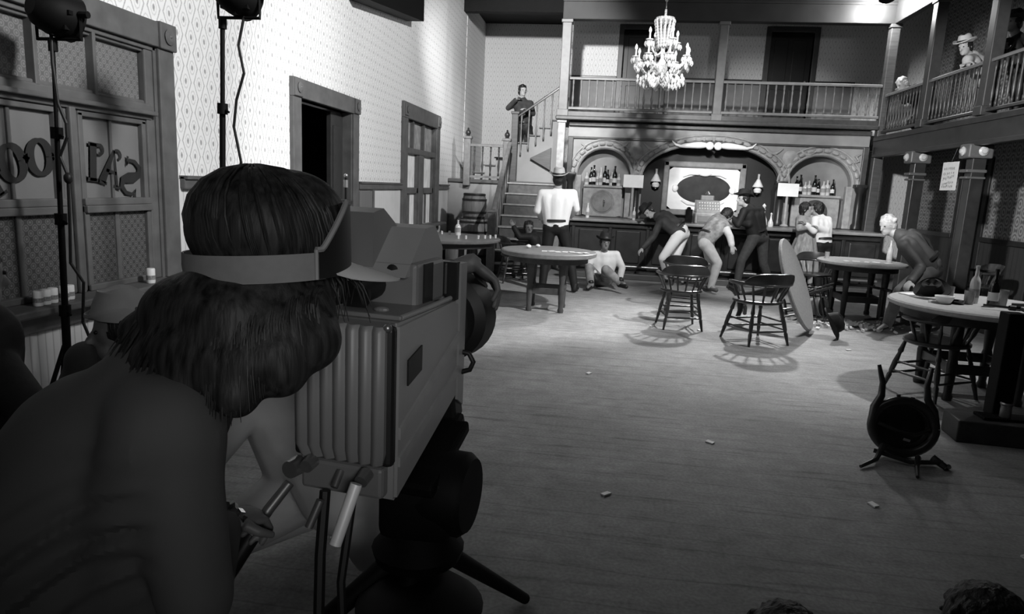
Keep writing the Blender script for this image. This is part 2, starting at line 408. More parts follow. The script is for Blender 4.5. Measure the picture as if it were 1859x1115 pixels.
# transom panes
tb = [y0, 3.53, 3.98, y1]
mb = MB()
for t in tb[1:-1]: mb.bb(X - .05, X + .02, t - .014, t + .014, 1.97, z1, .005)
mb.bb(X - .05, X + .0, y0, y1, z1 - .05, z1, .008).bb(X - .05, X + .0, y0, y1, 1.97, 2.0, .008)
mb.build('transom_sash', M_trim, w1)
for a, b in zip(tb, tb[1:]): MB().bb(X - .045, X - .035, a + .01, b - .01, 1.99, z1 - .04).build('pane', lace_t, w1)
for (a, b) in ((y0, ymul - .075), (ymul + .065, y1)):
    mid = (a + b) / 2 - .01
    mb = MB()
    mb.bb(X - .05, X + .0, a, b, 1.835, 1.87, .006).bb(X - .05, X + .02, a, b, 1.295, 1.34, .006)
    for q in (a + .02, b - .02): mb.bb(X - .05, X + .0, q - .02, q + .02, 1.3, 1.86, .006)
    mb.bb(X - .05, X - .02, mid - .012, mid + .012, 1.33, 1.84, .005)
    mb.build('upper_sash', M_trim, w1)
    mb = MB()
    mb.bb(X - .04, X + .02, a, b, z0, z0 + .04, .006).bb(X - .04, X + .03, a, b, 1.25, 1.295, .006)
    for q in (a + .02, b - .02): mb.bb(X - .04, X + .01, q - .02, q + .02, z0, 1.3, .006)
    mb.bb(X - .03, X - .005, mid - .02, mid + .02, z0 + .03, 1.27, .005)
    mb.build('lower_sash', M_trim, w1)
    for p, q in ((a + .03, mid), (mid, b - .03)):
        MB().bb(X - .045, X - .035, p, q, 1.32, 1.85).build('pane', glass_p, w1)
        MB().bb(X - .025, X - .015, p, q, z0 + .03, 1.27).build('pane', lace_b, w1)

# mirrored painted letters on the upper panes, seen from inside.
# the wall runs along +Y from left to right; letters are drawn mirrored
def stroke(mb, pts, ws, org, ang, s):
    """variable width flat stroke; pts in letter units"""
    ca, sa = math.cos(ang), math.sin(ang)
    def tr(p): return Vector((X - .018, org[0] + (p[0] * ca - p[1] * sa) * s, org[1] + (p[0] * sa + p[1] * ca) * s))
    n = len(pts); L_, R_ = [], []
    for i in range(n):
        a = Vector(pts[max(i - 1, 0)]); b = Vector(pts[min(i + 1, n - 1)]); d = (b - a).normalized(); nn = Vector((-d.y, d.x))
        p = Vector(pts[i]); w_ = ws[i] / 2
        L_.append(mb.bm.verts.new(tr(p + nn * w_))); R_.append(mb.bm.verts.new(tr(p - nn * w_)))
    for i in range(n - 1): mb.bm.faces.new((L_[i], L_[i + 1], R_[i + 1], R_[i]))
def arc(cx, cy, rx, ry, a0, a1, n=14): return [(cx + rx * math.cos(math.radians(a0 + (a1 - a0) * i / n)), cy + ry * math.sin(math.radians(a0 + (a1 - a0) * i / n))) for i in range(n + 1)]
def letter(ch, org, ang, s):
    mb = MB(); S = lambda p, w_: stroke(mb, p, w_ if isinstance(w_, list) else [w_] * len(p), org, ang, s)
    if ch == 'O':
        p = arc(0, 0, .30, .40, 0, 360, 28); ws = [.10 + .16 * abs(math.cos(2 * PI * i / 28)) for i in range(29)]; S(p, ws)
        S([(-.52, 0), (-.36, 0)], [.02, .22]); S([(.36, 0), (.52, 0)], [.22, .02])
    if ch == 'L':   # mirrored
        S([(.12, .5), (.12, -.5)], .24); S([(.34, .47), (-.06, .47)], [.1, .1]); S(arc(.36, .36, .12, .12, 100, -120, 8), .09)
        S([(.34, -.47), (-.2, -.47)], [.1, .1]); S([(-.08, -.47), (-.34, -.42), (-.38, -.18)], [.14, .16, .04])
    if ch == 'A':
        S([(.0, .5), (-.3, -.45)], [.10, .26]); S([(.0, .5), (.28, -.45)], [.06, .10]); S([(-.2, -.1), (.2, -.1)], .09)
        S([(-.45, -.47), (-.12, -.47)], .09); S([(.14, -.47), (.42, -.47)], .09); S(arc(.14, .42, .14, .12, 150, -60, 8), .08)
    if ch == 'S':   # mirrored S
        p = [(-.30, .26), (-.24, .42), (-.02, .48), (.22, .40), (.26, .20), (.10, .04), (-.10, -.06), (-.28, -.2), (-.26, -.4), (-.04, -.5), (.2, -.44), (.3, -.26)]
        S(p, [.06, .10, .12, .16, .22, .30, .30, .24, .16, .12, .10, .05])
        S([(-.34, .5), (-.28, .22)], [.10, .02]); S([(.34, -.5), (.28, -.22)], [.10, .02])
    if ch == 'N':   # mirrored
        S([(-.28, .48), (-.28, -.48)], .12); S([(.28, .48), (.28, -.48)], .14); S([(.26, .45), (-.26, -.45)], .24)
        for q in (-.28, .28): S([(q - .15, -.47), (q + .15, -.47)], .08); S([(q - .15, .47), (q + .15, .47)], .08)
    return mb.build('painted_letter', mat('black_letter_paint', 0.018, 0.5), w1)
for ch, y, z, a in (('S', 4.30, 1.475, -24), ('A', 4.12, 1.53, -14), ('L', 3.93, 1.565, -4), ('O', 3.55, 1.575, 4), ('O', 3.36, 1.535, 16), ('N', 3.17, 1.43, 30)):
    letter(ch, (y, z), math.radians(a), 0.235)
# backing outside of the windows
MB().bb(X - .2, X - .15, y0, y1, z0, z1).build('outer_board', M_black, w1)

# ---- left door 
d = senode('door_1')
y0, y1, z0, z1 = DR
casing(d, y0, y1, 0, z1, 0.19, M_trim, False)
MB().bb(X - .8, X - .75, y0 - .3, y1 + .3, 0, 2.6).bb(X - .8, X - .2, y0 - .3, y0 - .25, 0, 2.6).bb(X - .8, X - .2, y1 + .25, y1 + .3, 0, 2.6).build('dark_passage', M_black, d)
mb = MB().bb(X - .14, X - .09, y1 - .40, y1 - .02, 0.02, z1 - .02)
for z_a, z_b in ((.2, .9), (1.05, 2.15)): mb.bb(X - .10, X - .075, y1 - .34, y1 - .09, z_a, z_b, .008)
mb.build('door_leaf', mat('door_leaf_wood', 0.03, 0.4), d)
MB().sph((X - .05, y1 - .36, 1.0), 0.03).build('door_knob', M_metal, d, True)

# ---- left window 2 (far), with pale curtains
w2 = senode('window_2')
y0, y1, z0, z1 = W2
casing(w2, y0, y1, z0, z1, 0.24)
MB().bb(X - .1, X + .03, y0, y1, 1.97, 2.06, .01).build('transom_bar', M_trim, w2)
ym = (y0 + y1) / 2
MB().bb(X - .1, X + .02, ym - .13, ym + .13, z0, 2.0, .01).build('mullion', M_trim, w2)
cur = mat('curtained_glass', 0.85, 0.6, var=0.25, scale=5, stretch=(1, 6, 1))
mb = MB()
for t in (y0 + .45, y0 + 1.1): mb.bb(X - .06, X, t - .03, t + .03, 2.05, z1)
mb.build('transom_sash', M_trim, w2)
MB().bb(X - .07, X - .055, y0, y1, 2.04, z1).build('pane', mat('transom_patterned', 0.33, 0.6, var=0.3, scale=9), w2)
for a, b in ((y0, ym - .13), (ym + .13, y1)):
    MB().bb(X - .07, X - .05, a, b, 1.42, 1.98).build('pane', cur, w2)
    MB().bb(X - .07, X - .05, a, b, z0, 1.34).build('pane', cur, w2)
    MB().bb(X - .08, X - .0, a, b, 1.33, 1.43, .008).bb(X - .06, X - .02, (a + b) / 2 - .1, (a + b) / 2 - .05, z0, 1.36).bb(X - .08, X - .0, a, a + .08, z0, 2.0).bb(X - .08, X - .0, b - .08, b, z0, 2.0).build('sash', M_trim, w2)
MB().bb(X - .2, X - .15, y0, y1, z0, z1).build('outer_board', M_black, w2)

p_ = thing('wall_panel', 'dark grooved board standing against the wainscot right of the left door', 'panel', (XL + .05, 8.75, 0))
MB().bb(XL + .02, XL + .05, 8.49, 9.0, 0, 1.38, .005).build('board', beads('dark_beadboard', 1, 0.16, 0.06), p_)
MB().bb(XL + .02, XL + .065, 8.96, 9.02, 0, 1.39, .005).build('edge_strip', M_trim, p_)
# dark board high on the left wall
tag(MB().prism([(8.2, 3.62), (10.6, 3.93), (10.6, 5.0), (8.2, 5.0)], (XL + 0.01, 0, 0), (0, 1, 0), (0, 0, 1), (0.25, 0, 0)).build('wall_duct', M_black), 'black box-like duct at the top edge of the left wall', 'duct')

# ---------------------------------------------------------------- bar back facade with three arches
YF = 13.2
M_fac = mat('facade_painted_panel', 0.27, 0.55, var=0.18, scale=3, bump=0.1)
M_facl = mat('facade_moulding', 0.34, 0.5, var=0.2, scale=12)
M_facd = mat('facade_dark_moulding', 0.06, 0.4, var=0.2)
ARC = [(-0.09, 0.50, 0.50, 1.80), (1.87, 1.24, 0.63, 1.82), (3.80, 0.56, 0.52, 1.80)]
def soffit(x):
    for cx, a, b, zs in ARC:
        if abs(x - cx) < a: return zs + b * math.sqrt(max(0, 1 - ((x - cx) / a) ** 2))
    return None
xs = set([-0.80, 4.58])
for cx, a, b, zs in ARC:
    for i in range(25): xs.add(round(cx - a * math.cos(PI * i / 24), 4))
xs = sorted(xs)
mb = MB(); TOPF = 2.79
for x0, x1 in zip(xs, xs[1:]):
    if x1 - x0 < 1e-3: continue
    xm = (x0 + x1) / 2
    z0_, z1_ = (soffit(x0), soffit(x1)) if soffit(xm) else (0.0, 0.0)
    if soffit(xm):
        if z0_ is None: z0_ = 1.81
        if z1_ is None: z1_ = 1.81
    mb.prism([(x0, z0_), (x1, z1_), (x1, TOPF), (x0, TOPF)], (0, YF, 0), (1, 0, 0), (0, 0, 1), (0, 0.18, 0))
bmesh.ops.remove_doubles(mb.bm, verts=mb.bm.verts, dist=1e-4)
fac = thing('back_bar', 'carved three-arched back bar filling the wall behind the counter', 'back bar', (1.87, YF, 0))
mb.build('arch_panel', M_fac, fac)
mb = MB().bb(-0.80, 4.58, YF - 0.04, YF, 2.47, 2.51, .01).bb(-0.80, 4.58, YF - 0.07, YF, 2.70, 2.78, .01)
for x in (-0.75, 4.53): mb.bb(x - .05, x + .05, YF - .05, YF, 0, 2.5, .01)
mb.build('cornice', M_facd, fac)
for cx, a, b, zs in ARC:
    k = 0; n = 14 if a < 1 else 24
    base = MB()
    base.tube([(cx - (a + .03) * math.cos(PI * t / 40), YF - .01, zs + (b + .03) * math.sin(PI * t / 40)) for t in range(41)], .022, 8).tube([(cx - (a + .17) * math.cos(PI * t / 40), YF - .01, zs + (b + .17) * math.sin(PI * t / 40)) for t in range(41)], .018, 8)
    for i in range(n):
        t0, t1 = PI * (i + .12) / n, PI * (i + .88) / n
        base.tube([(cx - (a + .10) * math.cos(t), YF - .015, zs + (b + .10) * math.sin(t)) for t in (t0, (t0 + t1) / 2, t1)], [.03, .045, .03], 8)
    base.build('arch_moulding', M_facl, fac, True)
# carved swags and medallions between the arches
for cx in (0.47, 3.25):
    mb = MB()
    mb.lathe([(0.14, 0), (0.14, .02), (0.10, .04), (0.03, .05), (0, .055)], (cx, YF, 2.26), (0, -1, 0), 20)
    mb.tube([(cx, YF - .01, 2.12), (cx, YF - .02, 1.95), (cx, YF - .01, 1.80)], [.03, .015, .008], 8)
    for s in (-1, 1):
        mb.tube([(cx + s * (.14 + .32 * t / 8), YF - .02, 2.43 - .10 * math.sin(PI * t / 8)) for t in range(9)], [.012, .018, .024, .028, .03, .028, .024, .018, .012], 8)
    mb.build('medallion_and_swags', M_facl, fac, True)
for cx, s in ((-0.55, 1), (4.45, -1)):
    MB().tube([(cx, YF - .02, 2.38), (cx + s * .08, YF - .03, 2.33), (cx + s * .02, YF - .03, 2.25), (cx + s * .12, YF - .02, 2.2), (cx - s * .05, YF - .02, 2.05)], [.01, .03, .02, .02, .01], 8).build('scroll_ornament', M_facl, fac, True)
# white carved crest over the middle arch
mb = MB()
M_gilt = mat('white_gilded_carving', 0.9, 0.35, var=0.05)
for s in (-1, 1):
    mb.tube([(1.87 + s * (.10 + .52 * t / 8), YF - .08, 2.43 - .035 * (t / 8) ** 2) for t in range(9)], [.03, .05, .06, .06, .055, .05, .045, .035, .015], 10)
    mb.sph((1.87 + s * .075, YF - .10, 2.42), (.075, .05, .075))
    mb.tube([(1.87 + s * .58, YF - .08, 2.40), (1.87 + s * .68, YF - .07, 2.42), (1.87 + s * .75, YF - .06, 2.49)], [.025, .02, .008], 8)
mb.build('carved_crest', M_gilt, fac, True)
# niches
for (cx, a, b, zs), nm in zip((ARC[0], ARC[2]), ('l', 'r')):
    mb = MB().bb(cx - a - .1, cx + a + .1, YF + .30, YF + .34, 1.0, 2.45)
    mb.build('niche_back', M_fac, fac)
    # cabinet front with a round opening (ring of quads)
    mb = MB(); N = 32; R0 = 0.225; hx, z0_, z1_ = a * .74, 1.04, 1.58; zc = 1.31
    inn, out = [], []
    for i in range(N):
        t = 2 * PI * i / N; c_, s_ = math.cos(t), math.sin(t)
        k = min(hx / max(abs(c_), 1e-6), (z1_ - zc if s_ > 0 else zc - z0_) / max(abs(s_), 1e-6))
        inn.append(mb.bm.verts.new((cx + R0 * c_, YF + .05, zc + R0 * s_))); out.append(mb.bm.verts.new((cx + k * c_, YF + .05, zc + k * s_)))
    for i in range(N): mb.bm.faces.new((inn[i], inn[(i + 1) % N], out[(i + 1) % N], out[i]))
    r = bmesh.ops.extrude_face_region(mb.bm, geom=list(mb.bm.faces)); bmesh.ops.translate(mb.bm, verts=[v for v in r['geom'] if isinstance(v, bmesh.types.BMVert)], vec=(0, .05, 0))
    mb.bb(cx - hx, cx + hx, YF, YF + .28, 1.58, 1.625, .008)
    for s in (-1, 1): mb.bb(cx + s * (a - .02) - .06, cx + s * (a - .02) + .06, YF - .02, YF + .1, 1.04, 1.8, .01)
    mb.build('cabinet', M_facl, fac)
    for s in (-1, 1):
        q = cx + s * (a + .12)
        MB().lathe([(.085, 0), (.085, .06), (.06, .1), (.065, .4), (.055, .62), (.09, .68), (.10, .74)], (q, YF - .12, 1.05), (0, 0, 1), 14).bb(q - .1, q + .1, YF - .2, YF, 1.78, 1.84, .01).build('dark_column', M_dark, fac, True)
MB().bb(0.5, 3.3, YF + .35, YF + .39, 0.9, 2.6).build('middle_niche_back', mat('dark_niche_lining', 0.014, 0.5), fac)
MB().bb(-0.80, 4.58, YF - .25, YF + .3, 0.0, 1.0).bb(-0.80, 4.58, YF - .27, YF + .3, 1.0, 1.04, .01).build('back_counter', M_dark, fac)
# kegs in the cabinets
for cx, lab in ((-0.09, 'round barrel head with a bright brass tap under the left bottle arch'), (3.80, 'round barrel head set in the cabinet under the right bottle arch')):
    k = thing('keg', lab, 'keg', (cx, YF + .1, 1.31), 'kegs built into the back bar')
    MB().lathe([(.20, 0), (.222, .0), (.222, -.03), (.20, -.03), (.195, .0), (.19, .02), (.0, .021)], (cx, YF + .04, 1.31), (0, -1, 0), 32).build('keg_head', mat('keg_wood', 0.24, 0.6, var=0.3, scale=6) if cx < 0 else M_wood, k, True)
    MB().cone((cx + .04, YF + .02, 1.31), (cx + .04, YF - .10, 1.31), .018).cone((cx + .04, YF - .09, 1.36), (cx + .04, YF - .09, 1.26), .012).sph((cx + .04, YF - .09, 1.36), .022).build('brass_tap', M_chrome, k, True)
# big framed oval picture in the middle arch
pic = thing('framed_mirror', 'large framed white panel with a dark oval mirror behind the bar', 'mirror', (1.79, YF + .3, 1.66))
M_mat = mat('white_mount_board', 0.9, 0.6, var=0.03)
mb = MB()
xa, xb, za, zb = 1.03, 2.55, 1.13, 2.14
for q in ((xa, xb, zb - .11, zb), (xa, xb, za, za + .11), (xa, xa + .11, za, zb), (xb - .11, xb, za, zb)): mb.bb(q[0], q[1], YF + .18, YF + .28, q[2], q[3], .025)
mb.build('picture_frame', mat('picture_frame_wood', 0.22, 0.4, var=0.15), pic)
mb = MB(); N = 40; cx, cz, hx, hz = 1.80, 1.635, .66, .41; inn, out = [], []
for i in range(N):
    t = 2 * PI * i / N; c_, s_ = math.cos(t), math.sin(t); k = min(hx / max(abs(c_), 1e-6), hz / max(abs(s_), 1e-6))
    inn.append(mb.bm.verts.new((cx + .50 * c_, YF + .24, cz + .27 * s_))); out.append(mb.bm.verts.new((cx + k * c_, YF + .24, cz + k * s_)))
for i in range(N): mb.bm.faces.new((inn[i], inn[(i + 1) % N], out[(i + 1) % N], out[i]))
mb.build('white_mount', M_mat, pic)
for s in (-1, 1):
    for zz in (-1, 1):
        MB().tube([(cx + s * .12, YF + .22, cz + zz * .29), (cx + s * .28, YF + .22, cz + zz * .28), (cx + s * .40, YF + .22, cz + zz * .22)], [.035, .025, .012], 8).build('scroll_carving', M_gilt, pic, True)
for c_, r_ in (((cx, YF + .22, cz + .31), (.13, .03, .07)), ((cx - .53, YF + .22, cz), (.06, .03, .07)), ((cx + .53, YF + .22, cz), (.06, .03, .07))): MB().sph(c_, r_).build('carved_boss', M_gilt, pic, True)
MB().lathe([(1.0, 0), (1.0, .01), (0, .012)], (cx, YF + .265, cz), (0, -1, 0), 40, .50, .27, (1, 0, 0)).build('oval_glass', mat('dark_oval_glass', 0.03, 0.3, var=0.5, scale=4), pic, True)
# wall lamps with milk glass shades
def oil_lamp(x, z, lab):
    o = thing('oil_lamp', lab, 'lamp', (x, YF + .3, z), 'wall lamps of the back bar')
    MB().lathe([(.095, 0), (.098, .01), (.055, .09), (.03, .14), (.022, .145)], (x, YF + .2, z), (0, 0, 1), 18).build('lamp_shade', M_gilt, o, True)
    MB().lathe([(.022, .14), (.02, .2), (.022, .24)], (x, YF + .2, z), (0, 0, 1), 12).build('glass_chimney', M_glassL, o, True)
    MB().lathe([(.02, -.12), (.06, -.10), (.075, -.05), (.05, -.02), (.03, 0)], (x, YF + .2, z), (0, 0, 1), 16).build('oil_font', M_gilt, o, True)
    MB().tube([(x, YF + .36, z - .1), (x, YF + .3, z - .14), (x, YF + .2, z - .12)], .012).build('bracket', M_metal, o, True)
oil_lamp(0.90, 1.74, 'white-shaded oil lamp left of the framed oval mirror')
oil_lamp(2.78, 1.72, 'white-shaded oil lamp right of the framed oval mirror')
# blank white cards on poles
def card(x, z, lab, wd=.36):
    o = thing('blank_sign', lab, 'sign', (x, YF - .3, 1.04), 'blank white cards on the back bar')
    MB().box((x, YF - .32, z), (wd, .012, .23)).build('card', M_paper, o)
    MB().cone((x, YF - .3, 1.04), (x, YF - .3, z), .028, .022).lathe([(.07, 0), (.07, .02), (.03, .04), (.028, .06)], (x, YF - .3, 1.04)).build('stand', M_facl, o, True)
card(0.46, 1.72, 'blank white card on a stand left of the large middle arch')
card(3.20, 1.69, 'blank white card on a stand between middle and right arches')

# ---------------------------------------------------------------- bottles
BPROF = {'wine': [(.0, 0), (.036, .0), (.038, .02), (.038, .17), (.030, .20), (.014, .23), (.013, .29), (.016, .29), (.016, .31), (0, .31)],
         'squat': [(.0, 0), (.045, .0), (.048, .02), (.048, .13), (.035, .16), (.015, .18), (.015, .23), (.02, .24), (0, .245)],
         'decanter': [(.0, 0), (.05, .0), (.055, .03), (.05, .08), (.02, .15), (.016, .2), (.024, .21), (.01, .22), (.024, .25), (0, .28)]}
proto_b = {}
def bottle(x, y, z, kind, m, lab, s=1.0, group=None, cap=False, cat='bottle', rot=None):
    key = (kind, m.name)
    if key not in proto_b:
        o = thing('bottle', lab, cat, (x, y, z), group)
        gb = MB().lathe(BPROF[kind], (0, 0, 0), (0, 0, 1), 14).build('glass', m, o, True, True)
        if kind != 'decanter': MB().lathe([(BPROF[kind][3][0] + .001, .05), (BPROF[kind][3][0] + .001, .12)], (0, 0, 0), (0, 0, 1), 14).build('label', M_label if m is M_glassD else M_facl, gb, True, True)
        proto_b[key] = o
    else: o = dup(proto_b[key], (x, y, z), None, lab); o['category'] = cat
    if group: o['group'] = group
    elif 'group' in o.keys(): del o['group']
    o.scale = (s, s, s)
    if rot: o.rotation_euler = rot
    return o
gl, gr = 'bottles on the left arch shelf', 'bottles on the right arch shelf'
seqL = [('squat', M_glassL, 'pale squat bottle at the left end of the left arch shelf'), ('wine', M_glassD, 'dark bottle second from the left on the left arch shelf'), ('wine', M_glassD, 'dark bottle third from the left on the left arch shelf'), ('squat', M_glassL, 'bright stout bottle fourth from the left in the left arch'), ('wine', M_glassL, 'tall pale bottle in the middle of the left arch shelf'), ('wine', M_glassD, 'dark bottle right of the tall pale one in the left arch'), ('wine', M_glassD, 'dark bottle fourth from the right in the left arch'), ('squat', M_glassL, 'pale squat bottle third from the right in the left arch'), ('wine', M_glassD, 'dark bottle second from the right in the left arch'), ('squat', M_glassL, 'small pale bottle at the right end of the left arch shelf')]
for i, (k, m, lab) in enumerate(seqL): bottle(-0.41 + i * .066 + (.012 if i % 2 else 0), YF + .10 + .05 * (i % 2), 1.625, k, m, lab, 0.95 + .12 * (i % 3), gl)
seqR = [('wine', M_glassD, 'dark bottle at the left end of the right arch shelf'), ('wine', M_glassD, 'dark bottle second from the left in the right arch'), ('squat', M_glassL, 'bright squat bottle third from the left in the right arch'), ('squat', M_glassL, 'bright small bottle fourth from the left in the right arch'), ('wine', M_glassD, 'dark bottle in the middle of the right arch shelf'), ('wine', M_glassD, 'dark bottle just right of the middle in the right arch'), ('squat', M_glassL, 'bright bottle third from the right in the right arch'), ('squat', M_glassL, 'bright small bottle second from the right in the right arch'), ('wine', M_glassD, 'tall dark bottle at the right end of the right arch shelf')]
for i, (k, m, lab) in enumerate(seqR): bottle(3.44 + i * .08, YF + .10 + .05 * (i % 2), 1.625, k, m, lab, 0.95 + .1 * ((i + 1) % 3), gr)

# ---------------------------------------------------------------- bar counter
bar = thing('bar_counter', 'long dark wooden bar counter with lighter top and foot rail', 'bar counter', (2.0, 12.5, 0))
mb = MB().bb(-0.62, 4.66, 12.32, 12.85, 0.0, 0.97)
nP = 8; wP = 5.28 / nP
for i in range(nP):
    a = -0.62 + i * wP
    mb.bb(a + .03, a + .09, 12.27, 12.33, 0.16, 0.93, .01).bb(a + .16, a + wP - .06, 12.29, 12.33, 0.26, 0.84, .02)
mb.bb(-0.64, 4.66, 12.26, 12.33, 0.0, 0.15, .01).bb(-0.64, 4.66, 12.26, 12.33, 0.88, 0.97, .02)
mb.build('counter_body', M_dark, bar)
MB().bb(-0.66, 4.68, 12.16, 12.92, 0.975, 1.03, .02).build('counter_top', mat('polished_counter_top', 0.20, 0.3, var=0.2, scale=4), bar)
mb = MB().tube([(-0.6, 12.14, 0.22), (4.62, 12.14, 0.22)], .026, 10)
for i in range(7): mb.tube([(-0.4 + i * .8, 12.14, .22), (-0.4 + i * .8, 12.3, .18)], .014, 6)
mb.build('foot_rail', M_metal, bar, True)
MB().bb(-0.66, 4.66, 12.0, 12.3, 0, .10, .01).build('foot_step', M_wood, bar)
# things on the bar
reg = thing('cash_register', 'pale ribbed cash register in the middle of the bar', 'cash register', (1.78, 12.55, 1.03))
MB().bb(1.56, 2.0, 12.38, 12.75, 1.03, 1.22, .02).prism([(0, 0), (.34, 0), (.34, .22), (.14, .22), (0, .06)], (1.58, 12.40, 1.22), (0, 1, 0), (0, 0, 1), (.40, 0, 0)).build('housing', mat('register_metal', 0.34, 0.35, 0.3, var=.15), reg)
mb = MB()
for r in range(3):
    for c in range(8): mb.cone((1.63 + c * .045, 12.41 + r * .05, 1.27 + r * .05), (1.63 + c * .045, 12.38 + r * .05, 1.30 + r * .05), .012, n=8)
mb.build('keys', M_label, reg, True)
MB().bb(1.60, 1.96, 12.36, 12.385, 1.06, 1.18, .005).build('cash_drawer', M_metal, reg)
MB().bb(1.66, 1.90, 12.62, 12.68, 1.43, 1.53, .02).lathe([(.02, 0), (.05, .03), (.01, .08)], (1.78, 12.65, 1.52)).build('top_sign', M_metal, reg)
for x, lab in ((1.46, 'black box on the bar left of the cash register'), (2.10, 'black box on the bar right of the cash register')):
    tag(MB().bb(x - .06, x + .06, 12.45, 12.62, 1.03, 1.27, .01).sph((x, 12.53, 1.28), (.04, .04, .03)).build('canister', M_glassD), lab, 'canister', 'black boxes beside the register')
bottle(-0.33, 12.45, 1.03, 'wine', M_glassL, 'pale bottle on the bar just right of the man in white shirt', .85)
bottle(0.50, 12.45, 1.03, 'wine', M_glassL, 'pale bottle on the bar below the left blank card', .75)
bottle(2.76, 12.6, 1.03, 'decanter', M_glassL, 'tall glittering cut-glass decanter on the bar behind the black-hatted man', 1.45, cat='decanter')
bottle(2.92, 12.7, 1.03, 'decanter', M_glassL, 'smaller cut-glass decanter right of the tall glittering one', .9, cat='decanter')

# ---------------------------------------------------------------- columns, header, balconies
def column(name, x, y, z0, z1, w_, lab, m=M_rail, cap=False):
    o = thing(name, lab, 'column', (x, y, z0), 'wooden posts of the gallery')
    MB().bb(x - w_ / 2, x + w_ / 2, y - w_ / 2, y + w_ / 2, z0, z1, .012).build('shaft', m, o)
    MB().bb(x - w_ / 2 - .02, x + w_ / 2 + .02, y - w_ / 2 - .02, y + w_ / 2 + .02, z0, z0 + .12, .01).bb(x - w_ / 2 - .02, x + w_ / 2 + .02, y - w_ / 2 - .02, y + w_ / 2 + .02, z1 - .06, z1, .01).build('base_and_cap', m, o)
    if cap:
        MB().bb(x - .17, x + .13, y - .13, y + .13, z1 - .20, z1 - .02, .02).bb(x - .15, x + .1, y - .1, y + .1, z1 - .38, z1 - .34, .01).bb(x - .14, x + .1, y - .09, y + .09, z1 - .46, z1 - .43, .01).build('capital', mat('capital_wood', 0.08, 0.45), o)
        MB().lathe([(.055, 0), (.06, .015), (.035, .03), (.03, .045), (0, .05)], (x - .17, y, z1 - .11), (-1, 0, 0), 14).lathe([(.055, 0), (.06, .015), (.035, .03), (.03, .045), (0, .05)], (x, y - .13, z1 - .11), (0, -1, 0), 14).build('rosette', mat('capital_rosette', 0.4, 0.4), o, True)
    return o
YC = 13.1
column('wooden_column', -0.93, YC, 2.86, 4.56, .17, 'upper balcony post at the head of the stairs')
column('wooden_column', -0.93, YC + .0, 0, 2.80, .14, 'pale lower post at the left end of the back bar', M_facl)
column('wooden_column', 1.85, YC, 2.86, 4.56, .15, 'upper balcony post between the two black upstairs doors')
column('wooden_column', 4.70, YC, 0.0, 4.56, .15, 'corner post where the back and right balconies meet', M_wood)
col_y = (11.45, 9.75, 8.05)
for yy, lab in zip(col_y, ('right gallery post nearest the corner, beside the blond man', 'right gallery post beside the hanging paper notice', 'right gallery post nearest the viewer')):
    column('wooden_column', 4.72, yy, 0, 2.36, .17, lab + ', lower storey', M_dark, True)
    column('wooden_column', 4.72, yy, 2.70, 4.56, .16, lab + ', upper storey', mat('gallery_post_wood', 0.035, .45))
# upper beams
M_head = mat('dark_header_board', 0.022, 0.6, var=0.25, scale=3)
struct(MB().bb(-1.02, 4.78, YC - .08, YC + .1, 4.56, 5.4, .01).bb(-1.02, 4.78, YC - .11, YC - .06, 4.86, 4.90).build('trim_3', M_head))
struct(MB().bb(4.66, 4.78, 4.0, YC, 4.56, 5.4, .01).build('trim_4', M_head))
struct(MB().bb(-3.2, -1.0, 14.6, 14.8, 5.05, 5.42).build('trim_5', M_black))
# back balcony floor and fascia
bal = thing('balcony_deck', 'back balcony deck running over the arched back bar', 'balcony', (1.9, 13.9, 2.85))
MB().bb(-1.02, 4.60, YC - .06, YB - .01, 2.80, 2.90).build('deck', M_wood, bal)
MB().bb(-1.05, 4.62, YC - .14, YC - .03, 2.79, 2.86, .015).bb(-1.02, 4.62, YC - .08, YC - .02, 2.86, 2.95, .008).build('edge_moulding', M_facd, bal)
balr = thing('balcony_deck', 'right-hand balcony deck over the wallpapered side aisle', 'balcony', (5.4, 9, 2.6))
MB().bb(4.66, XR - .01, 2.0, YB - .01, 2.56, 2.66).build('deck', M_dark, balr)
MB().bb(4.62, 4.70, 2.0, YC, 2.34, 2.62, .01).bb(4.59, 4.70, 2.0, YC, 2.60, 2.68, .012).bb(4.60, 4.70, 2.0, YC, 2.32, 2.38, .01).build('edge_moulding', M_dark, balr)
